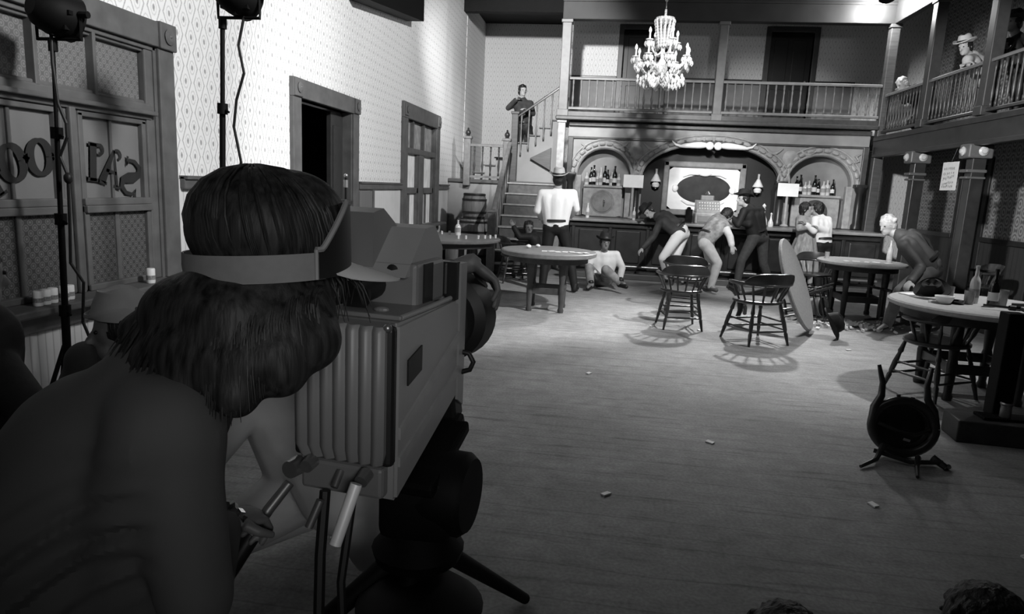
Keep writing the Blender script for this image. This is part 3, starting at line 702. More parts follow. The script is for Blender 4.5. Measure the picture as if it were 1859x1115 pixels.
# balustrades
bal_proto = {}
def baluster_mesh(h):
    k = round(h, 3)
    if k not in bal_proto:
        mb = MB(); q = .018
        mb.lathe([(.018, 0), (.018, .10 * h), (.011, .13 * h), (.016, .2 * h), (.024, .33 * h), (.014, .5 * h), (.011, .62 * h), (.016, .75 * h), (.011, .8 * h), (.018, .84 * h), (.018, h)], n=8)
        bmesh.ops.recalc_face_normals(mb.bm, faces=mb.bm.faces)
        me = bpy.data.meshes.new('baluster'); mb.bm.to_mesh(me); mb.bm.free()
        for p in me.polygons: p.use_smooth = True
        bal_proto[k] = me
    return bal_proto[k]
def balustrade(p0, p1, n, h, lab, m, zrise=0.0, rail=.05, rail_m=None):
    """p0,p1 = foot line (bottom of lower rail); zrise for a stair rail"""
    p0 = Vector(p0); p1 = Vector(p1); d = p1 - p0
    o = thing('balustrade', lab, 'railing', tuple(p0), 'turned wooden balustrades')
    up = Vector((0, 0, 1)); side = d.cross(up).normalized()
    def beam(z, w_, t):
        mb = MB(); pr = [(-w_ / 2, 0), (w_ / 2, 0), (w_ / 2, t * .7), (w_ / 4, t), (-w_ / 4, t), (-w_ / 2, t * .7)]
        return mb.prism(pr, p0 + up * z, side, up, d)
    beam(h - rail, .075, rail).build('handrail', rail_m or m, o)
    if not zrise: beam(0, .06, .045).build('bottom_rail', m, o)
    zb = 0 if zrise else .045
    me = baluster_mesh(h - rail - zb)
    for i in range(n):
        p = p0 + d * ((i + .5) / n)
        b = bpy.data.objects.new('baluster', me); C.objects.link(b); b.parent = o; b.location = p - p0 + up * zb
        if not me.materials: me.materials.append(m)
    return o
balustrade((-.83, YC, 2.99), (1.77, YC, 2.99), 18, .58, 'back balcony balustrade left of the middle post', M_balu)
balustrade((1.93, YC, 2.99), (4.62, YC, 2.99), 19, .58, 'back balcony balustrade right of the middle post', M_balu)
M_balR = mat('gallery_balusters', 0.07, 0.4, var=.2)
for (a, b, lab) in ((col_y[0] + .09, YC - .08, 'right gallery balustrade, bay against the corner post'), (col_y[1] + .09, col_y[0] - .09, 'right gallery balustrade, bay under the leaning man in white hat'), (col_y[2] + .09, col_y[1] - .09, 'right gallery balustrade, bay nearest the viewer')):
    balustrade((4.70, a, 2.74), (4.70, b, 2.74), 13, .66, lab, mat('gallery_balusters_b', 0.035, 0.4, var=.2), rail_m=mat('gallery_handrail', 0.12, 0.35))

# ---------------------------------------------------------------- stairs
M_step = mat('stair_riser_wood', 0.09, 0.5, var=.2)
M_tread = mat('lit_tread_tone', 0.30, 0.5, var=.2)  # paler than the risers: light catching the treads is put into the colour
M_sw = mat('stair_side_panel', 0.24, 0.6, var=.1, scale=3)
st = thing('staircase', 'lower flight of wooden stairs with treads coloured pale as if lit', 'stairs', (-1.5, 12.4, 0))
n = 8; ys0, ys1 = 11.65, 13.55; rise = 1.6 / n; run = (ys1 - ys0) / n
mb = MB()
for i in range(n): mb.bb(-1.92, -1.02, ys0 + i * run, ys1, i * rise, (i + 1) * rise - .03)
mb.build('risers', M_step, st)
for i in range(n): MB().bb(-1.95, -1.0, ys0 + i * run - .03, ys0 + (i + 1) * run, (i + 1) * rise - .03, (i + 1) * rise, .008).build('tread', M_tread, st)
mb = MB().prism([(ys0 - .05, 0), (ys0 + .3, 0), (ys1, 1.15), (ys1, 1.75), (ys0 - .05, .28)], (-2.0, 0, 0), (0, 1, 0), (0, 0, 1), (.06, 0, 0))
mb.prism([(ys0 - .05, 0), (ys1, 0), (ys1, 1.75), (ys0 - .05, .28)], (-1.02, 0, 0), (0, 1, 0), (0, 0, 1), (.05, 0, 0)).build('stringers', M_wood, st)
land = thing('stair_landing', 'stair landing with plain pale panel below, behind the barrels', 'landing', (-2.5, 14.2, 0))
MB().bb(-3.19, -1.0, 13.6, 15.2, 0, 1.56).build('landing_wall', M_sw, land)
MB().bb(-3.19, -.98, 13.55, 15.2, 1.56, 1.63, .01).build('landing_floor', M_wood, land)
up = thing('staircase', 'upper flight of stairs climbing right from landing to balcony', 'stairs', (-2.0, 14.6, 1.6))
n = 8; xa, xb = -2.75, -0.98; rise = (2.88 - 1.63) / n; run = (xb - xa) / n
mb = MB()
for i in range(n): mb.bb(xa + i * run, xa + (i + 1) * run + .001, 14.02, 14.78, 1.63, 1.63 + (i + 1) * rise - .024)
mb.build('risers', M_sw, up)
for i in range(n): MB().bb(xa + i * run - .03, xa + (i + 1) * run, 13.98, 14.78, 1.63 + (i + 1) * rise - .025, 1.63 + (i + 1) * rise, .006).build('tread', M_rail, up)
def newel(x, y, z0, z1, lab, m, w_=.13, finial=True):
    o = thing('newel_post', lab, 'post', (x, y, z0), 'newel posts of the stairs')
    MB().bb(x - w_ / 2, x + w_ / 2, y - w_ / 2, y + w_ / 2, z0, z1, .012).bb(x - w_ / 2 - .02, x + w_ / 2 + .02, y - w_ / 2 - .02, y + w_ / 2 + .02, z1 - .05, z1, .01).build('shaft', m, o)
    if finial: MB().lathe([(.05, 0), (.035, .02), (.055, .06), (.045, .10), (.015, .13), (.02, .15), (0, .17)], (x, y, z1), n=14).build('finial', M_dark, o, True)
M_nw = mat('newel_wood', 0.15, .5, var=.2)
newel(-1.93, 11.55, 0, 1.12, 'newel post at the foot of the lower stairs', M_nw, finial=False)
newel(-2.80, 13.52, 1.5, 2.46, 'finialled newel post at the left end of the landing', M_nw)
newel(-2.02, 13.52, 1.5, 2.44, 'finialled newel post at the right end of the landing', M_nw)
newel(-1.93, 13.95, 1.63, 3.00, 'tall newel post in front of the dark figures on the stairs', M_wood, finial=False)
balustrade((-2.74, 13.52, 1.66), (-2.09, 13.52, 1.66), 4, .66, 'short landing balustrade above the stacked barrels', M_nw)
balustrade((-1.88, 13.95, 2.10), (-0.98, 13.95, 2.74), 6, .84, 'sloping balustrade of the upper stair flight', M_balu, .6, rail_m=M_dark)
balustrade((-1.95, 11.62, .20), (-1.95, 13.45, 1.58), 7, .80, 'sloping handrail of the lower stair flight', M_nw, .6)
tag(MB().prism([(0, 0), (.42, .22), (.42, -.22)], (-1.60, 13.90, 2.10), (1, 0, 0), (0, 0, 1), (0, .12, 0)).build('stair_soffit_flap', M_wood), 'dark triangular board below the upper stairs beside the pale post', 'board')

# barrels
def barrel(x, y, z, r, h, lab):
    o = thing('barrel', lab, 'barrel', (x, y, z), 'wooden barrels beside the stairs')
    pr = [(r * .82 + r * .18 * math.sin(PI * t / 10), h * t / 10) for t in range(11)]
    MB().lathe([(0, .02)] + [(pr[0][0] - .02, .02)] + pr + [(pr[-1][0] - .02, h), (pr[-1][0] - .02, h - .03), (0, h - .03)], (x, y, z), n=24).build('staves', mat('barrel_wood', 0.17, .55, var=.35, scale=9, stretch=(3, 3, .3)), o, True)
    for t in (.06, .26, .74, .94):
        rr = r * .82 + r * .18 * math.sin(PI * t) + .004
        MB().lathe([(rr, -.02), (rr + .006, -.02), (rr + .006, .02), (rr, .02)], (x, y, z + h * t), n=24).build('hoop', M_dark, o, True)
barrel(-2.44, 12.45, 0, .33, .90, 'large barrel standing on the floor under a smaller one')
barrel(-2.42, 12.45, .90, .23, .47, 'smaller barrel stacked on top of the large one')
barrel(-2.46, 11.55, 0, .26, .62, 'dark short barrel in front of the two stacked ones')

# ---------------------------------------------------------------- chandelier
ch = thing('chandelier', 'crystal chandelier with candle bulbs hanging before the balcony', 'chandelier', (0.62, 10.0, 3.45))
cx, cy_, cz = 0.62, 10.0, 3.20
M_cry = mat('cut_crystal', 0.62, 0.08, var=0.45, scale=60, spec=0.9)
M_bulb = mat('candle_bulb', 0.9, 0.3, emit=1.2)
mb = MB().lathe([(0.0, -.12), (.02, -.10), (.05, -.04), (.09, .02), (.06, .1), (.025, .16), (.03, .3), (.06, .36), (.03, .44), (.02, .6), (.12, .66), (.13, .69), (.02, .7), (.015, .8), (0, .81)], (cx, cy_, cz), n=16)
mb.build('centre_stem', M_cry, ch, True)
mb = MB()
for i in range(14): mb.lathe([(.018, -.004), (.024, 0), (.018, .004), (.012, 0), (.018, -.004)], (cx, cy_, cz + .84 + i * .10), (0, 1, 0) if i % 2 else (1, 0, 0), 10, 1, 1.9)
mb.tube([(cx, cy_, cz + .8), (cx, cy_, 5.42)], .008, 6).lathe([(.09, 0), (.07, -.05), (.02, -.07)], (cx, cy_, 5.42)).build('chain', M_metal, ch, True)
def arm(t, R, z0, z1, up=.10):
    ux, uy = math.cos(t), math.sin(t)
    a = MB().tube([(cx + ux * R * q, cy_ + uy * R * q, z0 - .10 * math.sin(PI * q) + (z1 - z0) * q * q) for q in [i / 8 for i in range(9)]], .012, 8)
    ex, ey = cx + ux * R, cy_ + uy * R
    a.lathe([(.01, -.01), (.05, .0), (.055, .012), (.02, .015)], (ex, ey, z1), n=12)
    a = a.build('arm', M_cry, ch, True)
    MB().cone((ex, ey, z1 + .012), (ex, ey, z1 + up), .013, .012, 10).build('candle_tube', M_gilt, a, True)
    MB().lathe([(.012, 0), (.020, .02), (.014, .05), (.0, .075)], (ex, ey, z1 + up), n=10).build('bulb', M_bulb, a, True)
    return ex, ey
drops = MB()
def drop(x, y, z, s=1.0): drops.lathe([(0, 0), (.012 * s, -.012 * s), (.016 * s, -.035 * s), (0, -.06 * s)], (x, y, z), n=6)
for i in range(8):
    t = 2 * PI * i / 8 + .2
    ex, ey = arm(t, .37, cz, cz + .16)
    for k in range(6): drop(ex + .05 * math.cos(PI * k / 3), ey + .05 * math.sin(PI * k / 3), cz + .155, 1.4)
    drop(ex, ey, cz + .08, 1.6)
    for q in range(1, 8):
        f = q / 8; drop(cx + (ex - cx) * f, cy_ + (ey - cy_) * f, cz - .02 - .10 * math.sin(PI * f), 1.3); drop(cx + (ex - cx) * f, cy_ + (ey - cy_) * f, cz - .08 - .10 * math.sin(PI * f), 1.3)
    e2, f2 = cx + .37 * math.cos(t + PI / 4), cy_ + .37 * math.sin(t + PI / 4)
    for q in range(1, 9):
        f = q / 9; drop(ex + (e2 - ex) * f, ey + (f2 - ey) * f, cz + .16 - .12 * math.sin(PI * f), 1.1)
for i in range(4):
    ex, ey = arm(2 * PI * i / 4 + .5, .22, cz + .28, cz + .38)
    for k in range(6): drop(ex + .05 * math.cos(PI * k / 3), ey + .05 * math.sin(PI * k / 3), cz + .37, 1.4)
for i in range(12):
    t = 2 * PI * i / 12
    for q in range(9): drop(cx + .13 * math.cos(t) * (1 - .5 * q / 9), cy_ + .13 * math.sin(t) * (1 - .5 * q / 9), cz + .68 - q * .04, 1.2)
    for q in range(3): drop(cx + .24 * math.cos(t) * (1 - q / 4), cy_ + .24 * math.sin(t) * (1 - q / 4), cz - .06 - q * .035, 1.5)
dr = drops.build('crystal_drops', M_cry, ch); dr['kind'] = 'stuff'

# ---------------------------------------------------------------- studio lamp at the balcony corner and stands
lamp = thing('studio_lamp', 'glaring studio lamp hung at the top right balcony corner', 'lamp', (4.35, 12.3, 5.0))
MB().lathe([(.0, .24), (.10, .24), (.13, .18), (.14, 0), (.15, -.02), (.14, -.03)], (4.30, 12.45, 4.86), (-.1, .55, .8), 20).build('housing', M_black, lamp, True)
MB().lathe([(.0, .0), (.125, .001), (.125, .006), (0, .012)], (4.30, 12.45, 4.86), (-.1, .55, .8), 20).build('lens', mat('lit_lens', 0.9, .3, emit=30.0), lamp, True)
MB().tube([(4.35, 12.3, 5.15), (4.35, 12.3, 5.42)], .015).build('hanger', M_black, lamp, True)
l = bpy.data.lights.new('studio_lamp_light', 'POINT'); l.energy = 170; l.shadow_soft_size = .08
o = bpy.data.objects.new('studio_lamp_light', l); C.objects.link(o); o.location = (4.30, 12.70, 4.78)

def light_stand(x, y, zt, hx, lab, hl, gr, tilt, segs, cable, hang=0.0):
    o = thing('light_stand', lab, 'light stand', (x, y, 0), 'tall lighting stands by the left wall')
    z = [0.25] + segs + [zt]
    rr = [.022, .017, .013, .010]
    for i, (a, b) in enumerate(zip(z, z[1:])):
        f = lambda q: (x + tilt * q, y, q)
        MB().cone(f(a), f(b), rr[i], rr[i], 10).build('pole', M_black, o, True)
        if i: MB().cone(f(a - .03), f(a + .03), .03, .03, 10).tube([(x + tilt * a, y, a), (x + tilt * a + .05, y - .02, a - .02)], .007).build('collar', M_black, o, True)
    for k in range(3):
        t = 2 * PI * k / 3 + .4
        MB().tube([(x, y, .55), (x + .24 * math.cos(t), y + .24 * math.sin(t), .02)], .012).build('leg', M_black, o, True)
    # head
    h = thing('film_lamp', hl, 'lamp', (x + tilt * zt, y, zt), 'film lamps seen from behind')
    bx = x + tilt * zt
    cx_ = bx + hx
    mb = MB().lathe([(.0, -.13), (.05, -.13), (.085, -.10), (.11, -.03), (.115, .03), (.115, .08), (.10, .08)], (cx_, y, zt + .12), (.35, .9, -.15), 22)
    for k in range(8):
        t = 2 * PI * k / 8; mb.box((cx_ + .0 + .1 * math.cos(t), y - .03, zt + .12 + .1 * math.sin(t)), (.02, .05, .02))
    mb.build('housing', M_black, h, True)
    MB().tube([(cx_ - .125, y, zt + .12), (cx_ - .125, y, zt - .0), (cx_ + .125, y, zt - .0), (cx_ + .125, y, zt + .12)], .010, 6).cone((bx, y, zt - .06), (bx, y, zt + .0), .022).tube([(cx_ + .125, y, zt + .12), (cx_ + .17, y, zt + .12)], .018).build('yoke', M_black, h, True)
    c = MB().tube(cable, .008, 8); c = c.build('power_cable', M_rub); tag(c, 'black power cable hanging beside ' + gr, 'cable', 'lamp cables')
    return o
light_stand(-2.93, 3.3, 2.17, .04, 'black lighting stand in front of the painted saloon window', 'round black film lamp above the saloon window stand, seen from behind', 'the stand before the saloon window', 0.027, [.75, 1.25, 1.70],
    [(-2.86, 3.28, 2.2), (-2.855, 3.27, 2.05), (-2.84, 3.27, 1.85), (-2.80, 3.27, 1.75), (-2.80, 3.27, 1.68), (-2.85, 3.27, 1.58), (-2.81, 3.27, 1.48), (-2.82, 3.27, 1.2), (-2.83, 3.27, 1.02), (-2.76, 3.27, .92), (-2.78, 3.27, .70), (-2.72, 3.27, .55)])
MB_ = MB().sph((-2.81, 3.27, 1.47), (.022, .022, .03), 12); tag(MB_.build('cable_switch', M_rub, None, True), 'small black inline switch on the cable by the saloon window', 'switch')
light_stand(-2.30, 3.8, 2.40, .10, 'slim black lighting stand against the wallpaper behind the operator', 'round black film lamp at the top edge against the wallpaper', 'the stand against the wallpaper', 0.030, [.9, 1.9],
    [(-2.09, 3.8, 2.44), (-2.13, 3.79, 2.25), (-2.10, 3.79, 2.10), (-2.15, 3.79, 1.95), (-2.17, 3.79, 1.8), (-2.13, 3.79, 1.60), (-2.2, 3.79, 1.4), (-2.25, 3.79, 1.0), (-2.2, 3.79, .02)])
sx_, sy_ = -2.44, 6.2
o = thing('pole_stand', 'thin pole stand in front of the left doorway frame', 'stand', (sx_, sy_, 0))
MB().cone((sx_, sy_, 0.02), (sx_, sy_, 1.56), .012, .010, 10).build('pole', M_black, o, True)
MB().cone((sx_, sy_, 1.45), (sx_, sy_, 1.52), .022).sph((sx_, sy_, 1.56), .02).build('clutch', M_metal, o, True)
MB().lathe([(0, 0), (.13, 0), (.13, .015), (.03, .03), (0, .03)], (sx_, sy_, 0)).build('base', M_black, o, True)
# cups on the sill
cup_lab = ('leftmost white cup in the row on the saloon window sill', 'second white cup from the left on the saloon window sill', 'third white cup from the left on the saloon window sill', 'fourth white cup in the sill row, just right of the stand', 'rightmost white cup in the row on the saloon window sill')
cp = None
for (y, lab) in zip((3.31, 3.365, 3.42, 3.49, 3.545), cup_lab):
    if cp is None:
        cp = thing('film_can', lab, 'cup', (-3.08, y, .762), 'white cups on the window sill')
        MB().lathe([(0, 0), (.024, 0), (.026, .01), (.026, .08), (.022, .085), (0, .085)], n=16).build('can', mat('white_can', .75, .4, var=.1), cp, True, True)
        MB().lathe([(.0265, .02), (.0265, .045)], n=16).build('printed_band', mat('grey_print', .25, .5, var=.4, scale=120), cp, True, True)
    else: dup(cp, (-3.08 + random.uniform(-.01, .01), y, .762), None, lab)
o = dup(cp, (-3.08, 4.26, .762), None, 'single white cup at the right end of the saloon window sill'); del o['group']; o.scale = (1.1, 1.1, 1.2)
for o_ in list(C.objects):
    if o_.name.startswith('film_can'): o_.name = 'cup'

# ---------------------------------------------------------------- captain's chairs
def make_chair(name, lab, loc, m=M_chair, group=None):
    o = thing(name, lab, 'chair', loc, group)
    mb = MB()
    # saddle seat
    r1 = []
    def sr(z, k): return [mb.bm.verts.new((.235 * k * math.cos(t) * (1.0 if math.sin(t) < 0 else 1.03), .22 * k * math.sin(t), z)) for t in [2 * PI * i / 28 for i in range(28)]]
    mb.skinrings([sr(.42, .90), sr(.432, 1.0), sr(.452, 1.0), sr(.458, .95), sr(.448, .6)])
    mb.build('seat', m, o, True, True)
    for sx in (-1, 1):
        for sy in (-1, 1):
            a = Vector((sx * .15, sy * .14, .425)); b = Vector((sx * .22, sy * .22, .0)); d = b - a
            pts = [a + d * q for q in (0, .15, .22, .26, .45, .62, .68, .72, .95, 1)]
            MB().tube(pts, [.012, .017, .021, .014, .021, .019, .013, .019, .012, .013], 10).build('leg', m, o, True, True)
    mb = MB()
    for z in (.16, .24):
        q = 1 - z / .425; xx = .15 + .07 * q; yy = .14 + .08 * q
        for s in (-1, 1): mb.tube([(s * xx, -yy, z), (s * xx, 0, z), (s * xx, yy, z)], [.008, .012, .008], 8)
    q = 1 - .20 / .425; xx = .15 + .07 * q; yy = .14 + .08 * q
    for s in (-1, 1):
        for z in (.14, .22): mb.tube([(-xx, s * yy, z), (0, s * yy, z), (xx, s * yy, z)], [.008, .012, .008], 8)
    mb.build('stretchers', m, o, True, True)
    # horse-shoe arm rail
    def bow(t, z=0): # t -1..1 around the back
        a = -PI / 2 + t * PI * .62
        return Vector((.285 * math.cos(a), .26 * math.sin(a) + .0, .638 + z))
    pts = [bow(t / 12) for t in range(-12, 13)]
    pts = [Vector((-.27, .20, .65))] + pts + [Vector((.27, .20, .65))] if False else pts
    MB().tube(pts, [.018] + [.024] * (len(pts) - 2) + [.018], 10, flat=.8).build('arm_bow', m, o, True, True)
    mb = MB(); A, B = [], []
    N = 16; rings = []
    for i in range(N + 1):
        t = -.55 + 1.1 * i / N; p = bow(t); hgt = .115 * (1 - abs(t / .55) ** 4 * .75)
        nrm_ = Vector((p.x, p.y, 0)).normalized()
        rings.append([mb.bm.verts.new(p + nrm_ * dx + Vector((0, 0, dz))) for dx, dz in ((-.012, .0), (.020, .0), (.030, hgt * .6), (.028, hgt), (.012, hgt + .006), (-.002, hgt * .6))])
    mb.skinrings(rings); mb.build('crest', m, o, True, True)
    for i in range(9):
        t = -.86 + 1.72 * i / 8; p = bow(t)
        a = -PI / 2 + t * PI * .60; q = Vector((.205 * math.cos(a), .19 * math.sin(a), .45))
        MB().tube([q, q.lerp(p, .3), q.lerp(p, .5), q.lerp(p, .7), p], [.009, .010, .015, .010, .008], 8).build('spindle', m, o, True, True)
    return o
g = 'captain chairs of the saloon'
ch0 = make_chair('captains_chair', 'upright captain chair in mid-floor with its spindled back to us', (0.93, 7.98, 0), group=g)
ch0.rotation_euler = (0, 0, .12)
dup(ch0, (1.10, 9.15, 0), (0, 0, -.15), 'captain chair just behind the mid-floor one, by the bent man')
dup(ch0, (1.68, 7.48, 0), (0, 0, .45), 'captain chair left of the tipped round table, back towards us').scale = (1.12, 1.12, 1.02)
dup(ch0, (2.76, 5.86, 0), (0, 0, .50), 'captain chair pushed under the near bottle-laden table').scale = (1.08, 1.08, 1.0)
dup(ch0, (4.1, 6.35, 0), (0, 0, 1.2), 'captain chair cut by the right picture edge beyond the dark stand')
dup(ch0, (3.1, 9.35, .02), (PI / 2 + .25, 0, -1.9), 'captain chair lying overturned among debris below the back table').location = (2.98, 9.0, .27)
dup(ch0, (3.5, 9.0, .02), (.2, PI / 2, .4), 'second overturned captain chair beside the blond man\'s leg').location = (3.45, 8.95, .26)
dup(ch0, (-1.42, 10.85, 0), (0, 0, -1.2), 'captain chair in shadow between left table and stairs')
dup(ch0, (3.15, 10.6, 0), (0, 0, 3.0), 'captain chair behind the round table at the bar')
dup(ch0, (5.3, 10.4, 0), (0, 0, 1.6), 'captain chair in the dark side aisle by the right wall')
for o_ in list(C.objects):
    if o_.name.startswith('captains_chair') and not o_.parent: o_['group'] = g

# ---------------------------------------------------------------- round tables
def round_table(x, y, r, lab, top_m, leg_m, legr=.24, th=.05, z=.76):
    o = thing('round_table', lab, 'table', (x, y, 0), 'round saloon tables')
    MB().lathe([(0, z - th), (r - .03, z - th), (r, z - th + .012), (r + .004, z - .012), (r - .01, z), (0, z)], (x, y, 0), n=48).build('tabletop', top_m, o, True)
    MB().lathe([(r - .12, z - th - .07), (r - .10, z - th - .07), (r - .10, z - th), (r - .12, z - th)], (x, y, 0), n=40).build('apron', leg_m, o, True)
    for sx in (-1, 1):
        for sy in (-1, 1):
            MB().lathe([(.035, 0), (.04, .03), (.03, .06), (.042, .3), (.032, .34), (.045, .5), (.045, z - th - .001)], (x + sx * legr, y + sy * legr, 0), n=12).build('leg', leg_m, o, True)
    mb = MB()
    for s in (-1, 1):
        mb.bb(x - legr, x + legr, y + s * legr - .015, y + s * legr + .015, .22, .30, .006); mb.bb(x + s * legr - .015, x + s * legr + .015, y - legr, y + legr, .22, .30, .006)
    mb.build('stretcher', leg_m, o)
    return o
M_tw = mat('table_wood', 0.06, .4, var=.25)
round_table(-0.68, 8.55, .60, 'round table in front of the man in white shirt and hat', mat('table_top_grey', 0.20, .5, var=.15, scale=20), M_tw, .20, .065)
round_table(-2.30, 9.75, .80, 'round table by the far left window with scattered glasses', mat('table_top_dark', 0.13, .35, var=.15, scale=20), M_dark, .30, .05)
round_table(3.45, 9.65, .55, 'round table near the bar between white-shirted man and blond man', M_felt, M_dark, .24)
round_table(3.08, 5.95, .66, 'near round table at right covered with bottles, hat and bowl', M_felt, M_dark, .26, .05)
# tipped table
tt = thing('round_table', 'round table tipped on its edge with pale top facing the floor light', 'table', (2.27, 8.2, .56), 'round saloon tables')
nv = Vector((.86, -.37, .38)).normalized(); ct = Vector((2.27, 8.2, .565))
MB().lathe([(0, -.05), (.52, -.05), (.555, -.035), (.56, -.012), (.55, 0), (0, 0)], ct, nv, 48).build('tabletop', mat('tipped_table_felt', 0.30, .8, var=.12, scale=40), tt, True)
bt = ct - nv * .68
MB().lathe([(.09, -.05), (.06, -.10), (.05, -.2), (.07, -.35), (.06, -.5), (.08, -.60), (.09, -.66)], ct, nv, 16).build('pedestal', M_dark, tt, True)
uu = nv.cross(Vector((0, 0, 1))).normalized(); vv = nv.cross(uu)
for k in range(4):
    t = PI / 4 + k * PI / 2; d_ = uu * math.cos(t) + vv * math.sin(t)
    MB().tube([bt, bt + d_ * .18 - nv * .01, bt + d_ * .28 - nv * .05], [.04, .03, .025], 8).build('foot', M_dark, tt, True)

# hats as props 
def hat_mesh(name, m, parent, c, up, fwd, s=1.0, local=False, crown=.11, rim=.155):
    up = Vector(up).normalized(); fwd = Vector(fwd); fwd = (fwd - up * fwd.dot(up)).normalized(); sd = fwd.cross(up)
    mb = MB(); N = 28; rings = []
    prof = [(rim, .015, 1), (rim, .022, 1), (.105, .004, 0), (.098, .02, 0), (.092, .06, 0), (.082, crown - .01, 0), (.06, crown, -1), (.02, crown - .02, -1)]
    for r, z, k in prof:
        ring = []
        for i in range(N):
            t = 2 * PI * i / N; dz = z
            if k == 1: dz = z + .045 * abs(math.sin(t)) ** 3 - .012
            if k == -1: dz = z - .012 * math.cos(t * 2)
            ring.append(mb.bm.verts.new(Vector(c) + (fwd * math.cos(t) * r * 1.12 + sd * math.sin(t) * r * .92 + up * dz) * s))
        rings.append(ring)
    under = [mb.bm.verts.new(v.co - up * .006 * s) for v in rings[0]]
    inner = [mb.bm.verts.new(v.co - up * .008 * s) for v in rings[2]]
    N_ = N
    for i in range(N_):
        mb.bm.faces.new((inner[i], inner[(i + 1) % N_], under[(i + 1) % N_], under[i])); mb.bm.faces.new((under[i], under[(i + 1) % N_], rings[0][(i + 1) % N_], rings[0][i]))
    mb.skinrings(rings, False); mb.bm.faces.new(rings[-1]); mb.bm.faces.new(list(reversed(inner)))
    ho_ = mb.build(name, m, parent, True, local)
    up_ = up
    MB().lathe([(.104, .008), (.108, .008), (.101, .034), (.097, .034)], Vector(c), up, 24, 1.13 * s, .93 * s, fwd).build('hat_band', M_rub, ho_, True) if s == 1.0 else None
    return ho_
M_hatD = mat('black_felt_hat', 0.008, .8); M_hatL = mat('pale_felt_hat', 0.42, .8, var=.1)
ho = thing('cowboy_hat', 'black cowboy hat standing on its brim on the floor by the tipped table', 'hat', (2.60, 7.9, 0))
hat_mesh('felt', M_hatD, ho, (2.60, 7.93, .17), (.9, -.3, .45), (.35, .2, -.9), 1.15)
ho = thing('cowboy_hat', 'black cowboy hat with shiny brim lying on the near right table', 'hat', (2.80, 6.05, .76))
hat_mesh('felt', M_hatD, ho, (2.78, 6.12, .83), (-.35, -.5, .75), (.8, -.5, .2), .8)

# items on near table
zt = .76
bottle(3.05, 6.0, zt, 'wine', M_glassL, 'tall pale bottle standing on the near right table', 1.0)
bottle(3.12, 5.85, zt, 'wine', M_glassD, 'tall black bottle standing on the near right table', .98)
def tumbler(x, y, z, lab, s=1.0, m=M_glassL, group=None, rot=None):
    o = thing('drinking_glass', lab, 'glass', (x, y, z), group)
    MB().lathe([(0, 0), (.034, 0), (.040, .11), (.037, .11), (.031, .012), (0, .012)], n=18).build('glass', m, o, True, True)
    MB().lathe([(0, .015), (.031, .015), (.034, .05), (0, .05)], n=18).build('drink', M_felt, o, True, True)
    o.scale = (s, s, s)
    if rot: o.rotation_euler = rot
    return o
M_tum = mat('tumbler_glass', 0.32, .12, var=.2, spec=.8)
tumbler(3.22, 5.92, zt, 'tall tumbler right of the black bottle on the near table', 1.2, M_tum)
tumbler(2.98, 5.92, zt, 'glass standing left of the pale bottle on the near table', 1.0, M_tum)
tumbler(2.93, 6.15, zt, 'glass behind the white bowl on the near table', 1.0, M_tum)
o = thing('bowl', 'white bowl with squared rim on the near right table', 'bowl', (2.76, 5.85, zt)); MB().lathe([(0, 0), (.035, 0), (.05, .012), (.068, .048), (.070, .062), (.062, .062), (.048, .02), (0, .014)], (2.76, 5.85, zt), n=24).build('bowl_body', M_paper, o, True)
o = thing('ashtray', 'black ashtray with a shiny rim beside the white bowl', 'ashtray', (2.87, 5.88, zt)); MB().lathe([(0, 0), (.05, 0), (.062, .03), (.052, .03), (.045, .01), (0, .01)], (2.87, 5.88, zt), n=20).build('dish', M_glassD, o, True)
tag(MB().prism([(0, 0), (.10, .02), (.09, .05), (-.01, .03)], (2.66, 5.84, zt), (1, 0, 0), (0, 1, 0), (0, 0, .02)).build('folded_card', M_paper), 'small white folded card in front of the white bowl', 'card')
def pistol(x, y, z, rot, lab):
    o = thing('revolver', lab, 'revolver', (x, y, z), 'revolvers on the near table', (0, 0, rot))
    MB().cone((.02, 0, .03), (.19, 0, .03), .010, .009, 10).bb(-.05, .03, -.012, .012, .012, .045, .005).build('barrel', M_glassD, o, True, True)
    MB().lathe([(.0, 0), (.021, 0), (.021, .04), (0, .04)], (-.02, 0, .03), (1, 0, 0), 12).build('cylinder', M_rub, o, True, True)
    MB().tube([(-.05, 0, .03), (-.075, .02, .025), (-.10, .06, .018)], [.014, .016, .019], 8).build('grip', M_dark, o, True, True)
    return o
pistol(3.15, 5.62, zt, 2.7, 'dark revolver at the near edge of the bottle table')
pistol(3.40, 5.85, zt, .25, 'dark revolver lying right of the tumbler on the near table')
tag(MB().box((2.70, 6.30, zt + .005), (.16, .12, .008), Euler((0, 0, .4))).build('playing_cards', M_paper), 'flat pale papers at the back left of the near table', 'papers')
# table 1 items
tag(MB().sph((-.95, 8.62, .76 + .025), (.035, .035, .025)).build('white_ball', M_paper, None, True), 'small bright white lump on the table before the white-shirted man', 'lump')
tag(MB().sph((-.85, 8.85, .76 + .02), (.03, .03, .02)).build('white_ball', M_paper, None, True), 'second smaller white lump farther back on that table', 'lump')
for i in range(7):
    a = random.uniform(0, 6); o = MB().box((-.72 + i * .085, 8.35 + .04 * math.sin(i * 2.1), .762 + .001 * i), (.065, .09, .003), Euler((0, 0, a))).build('playing_card', M_paper); tag(o, 'one of the white cards strewn across the table of the standing man', 'playing card', 'cards strewn on the table of the standing man')
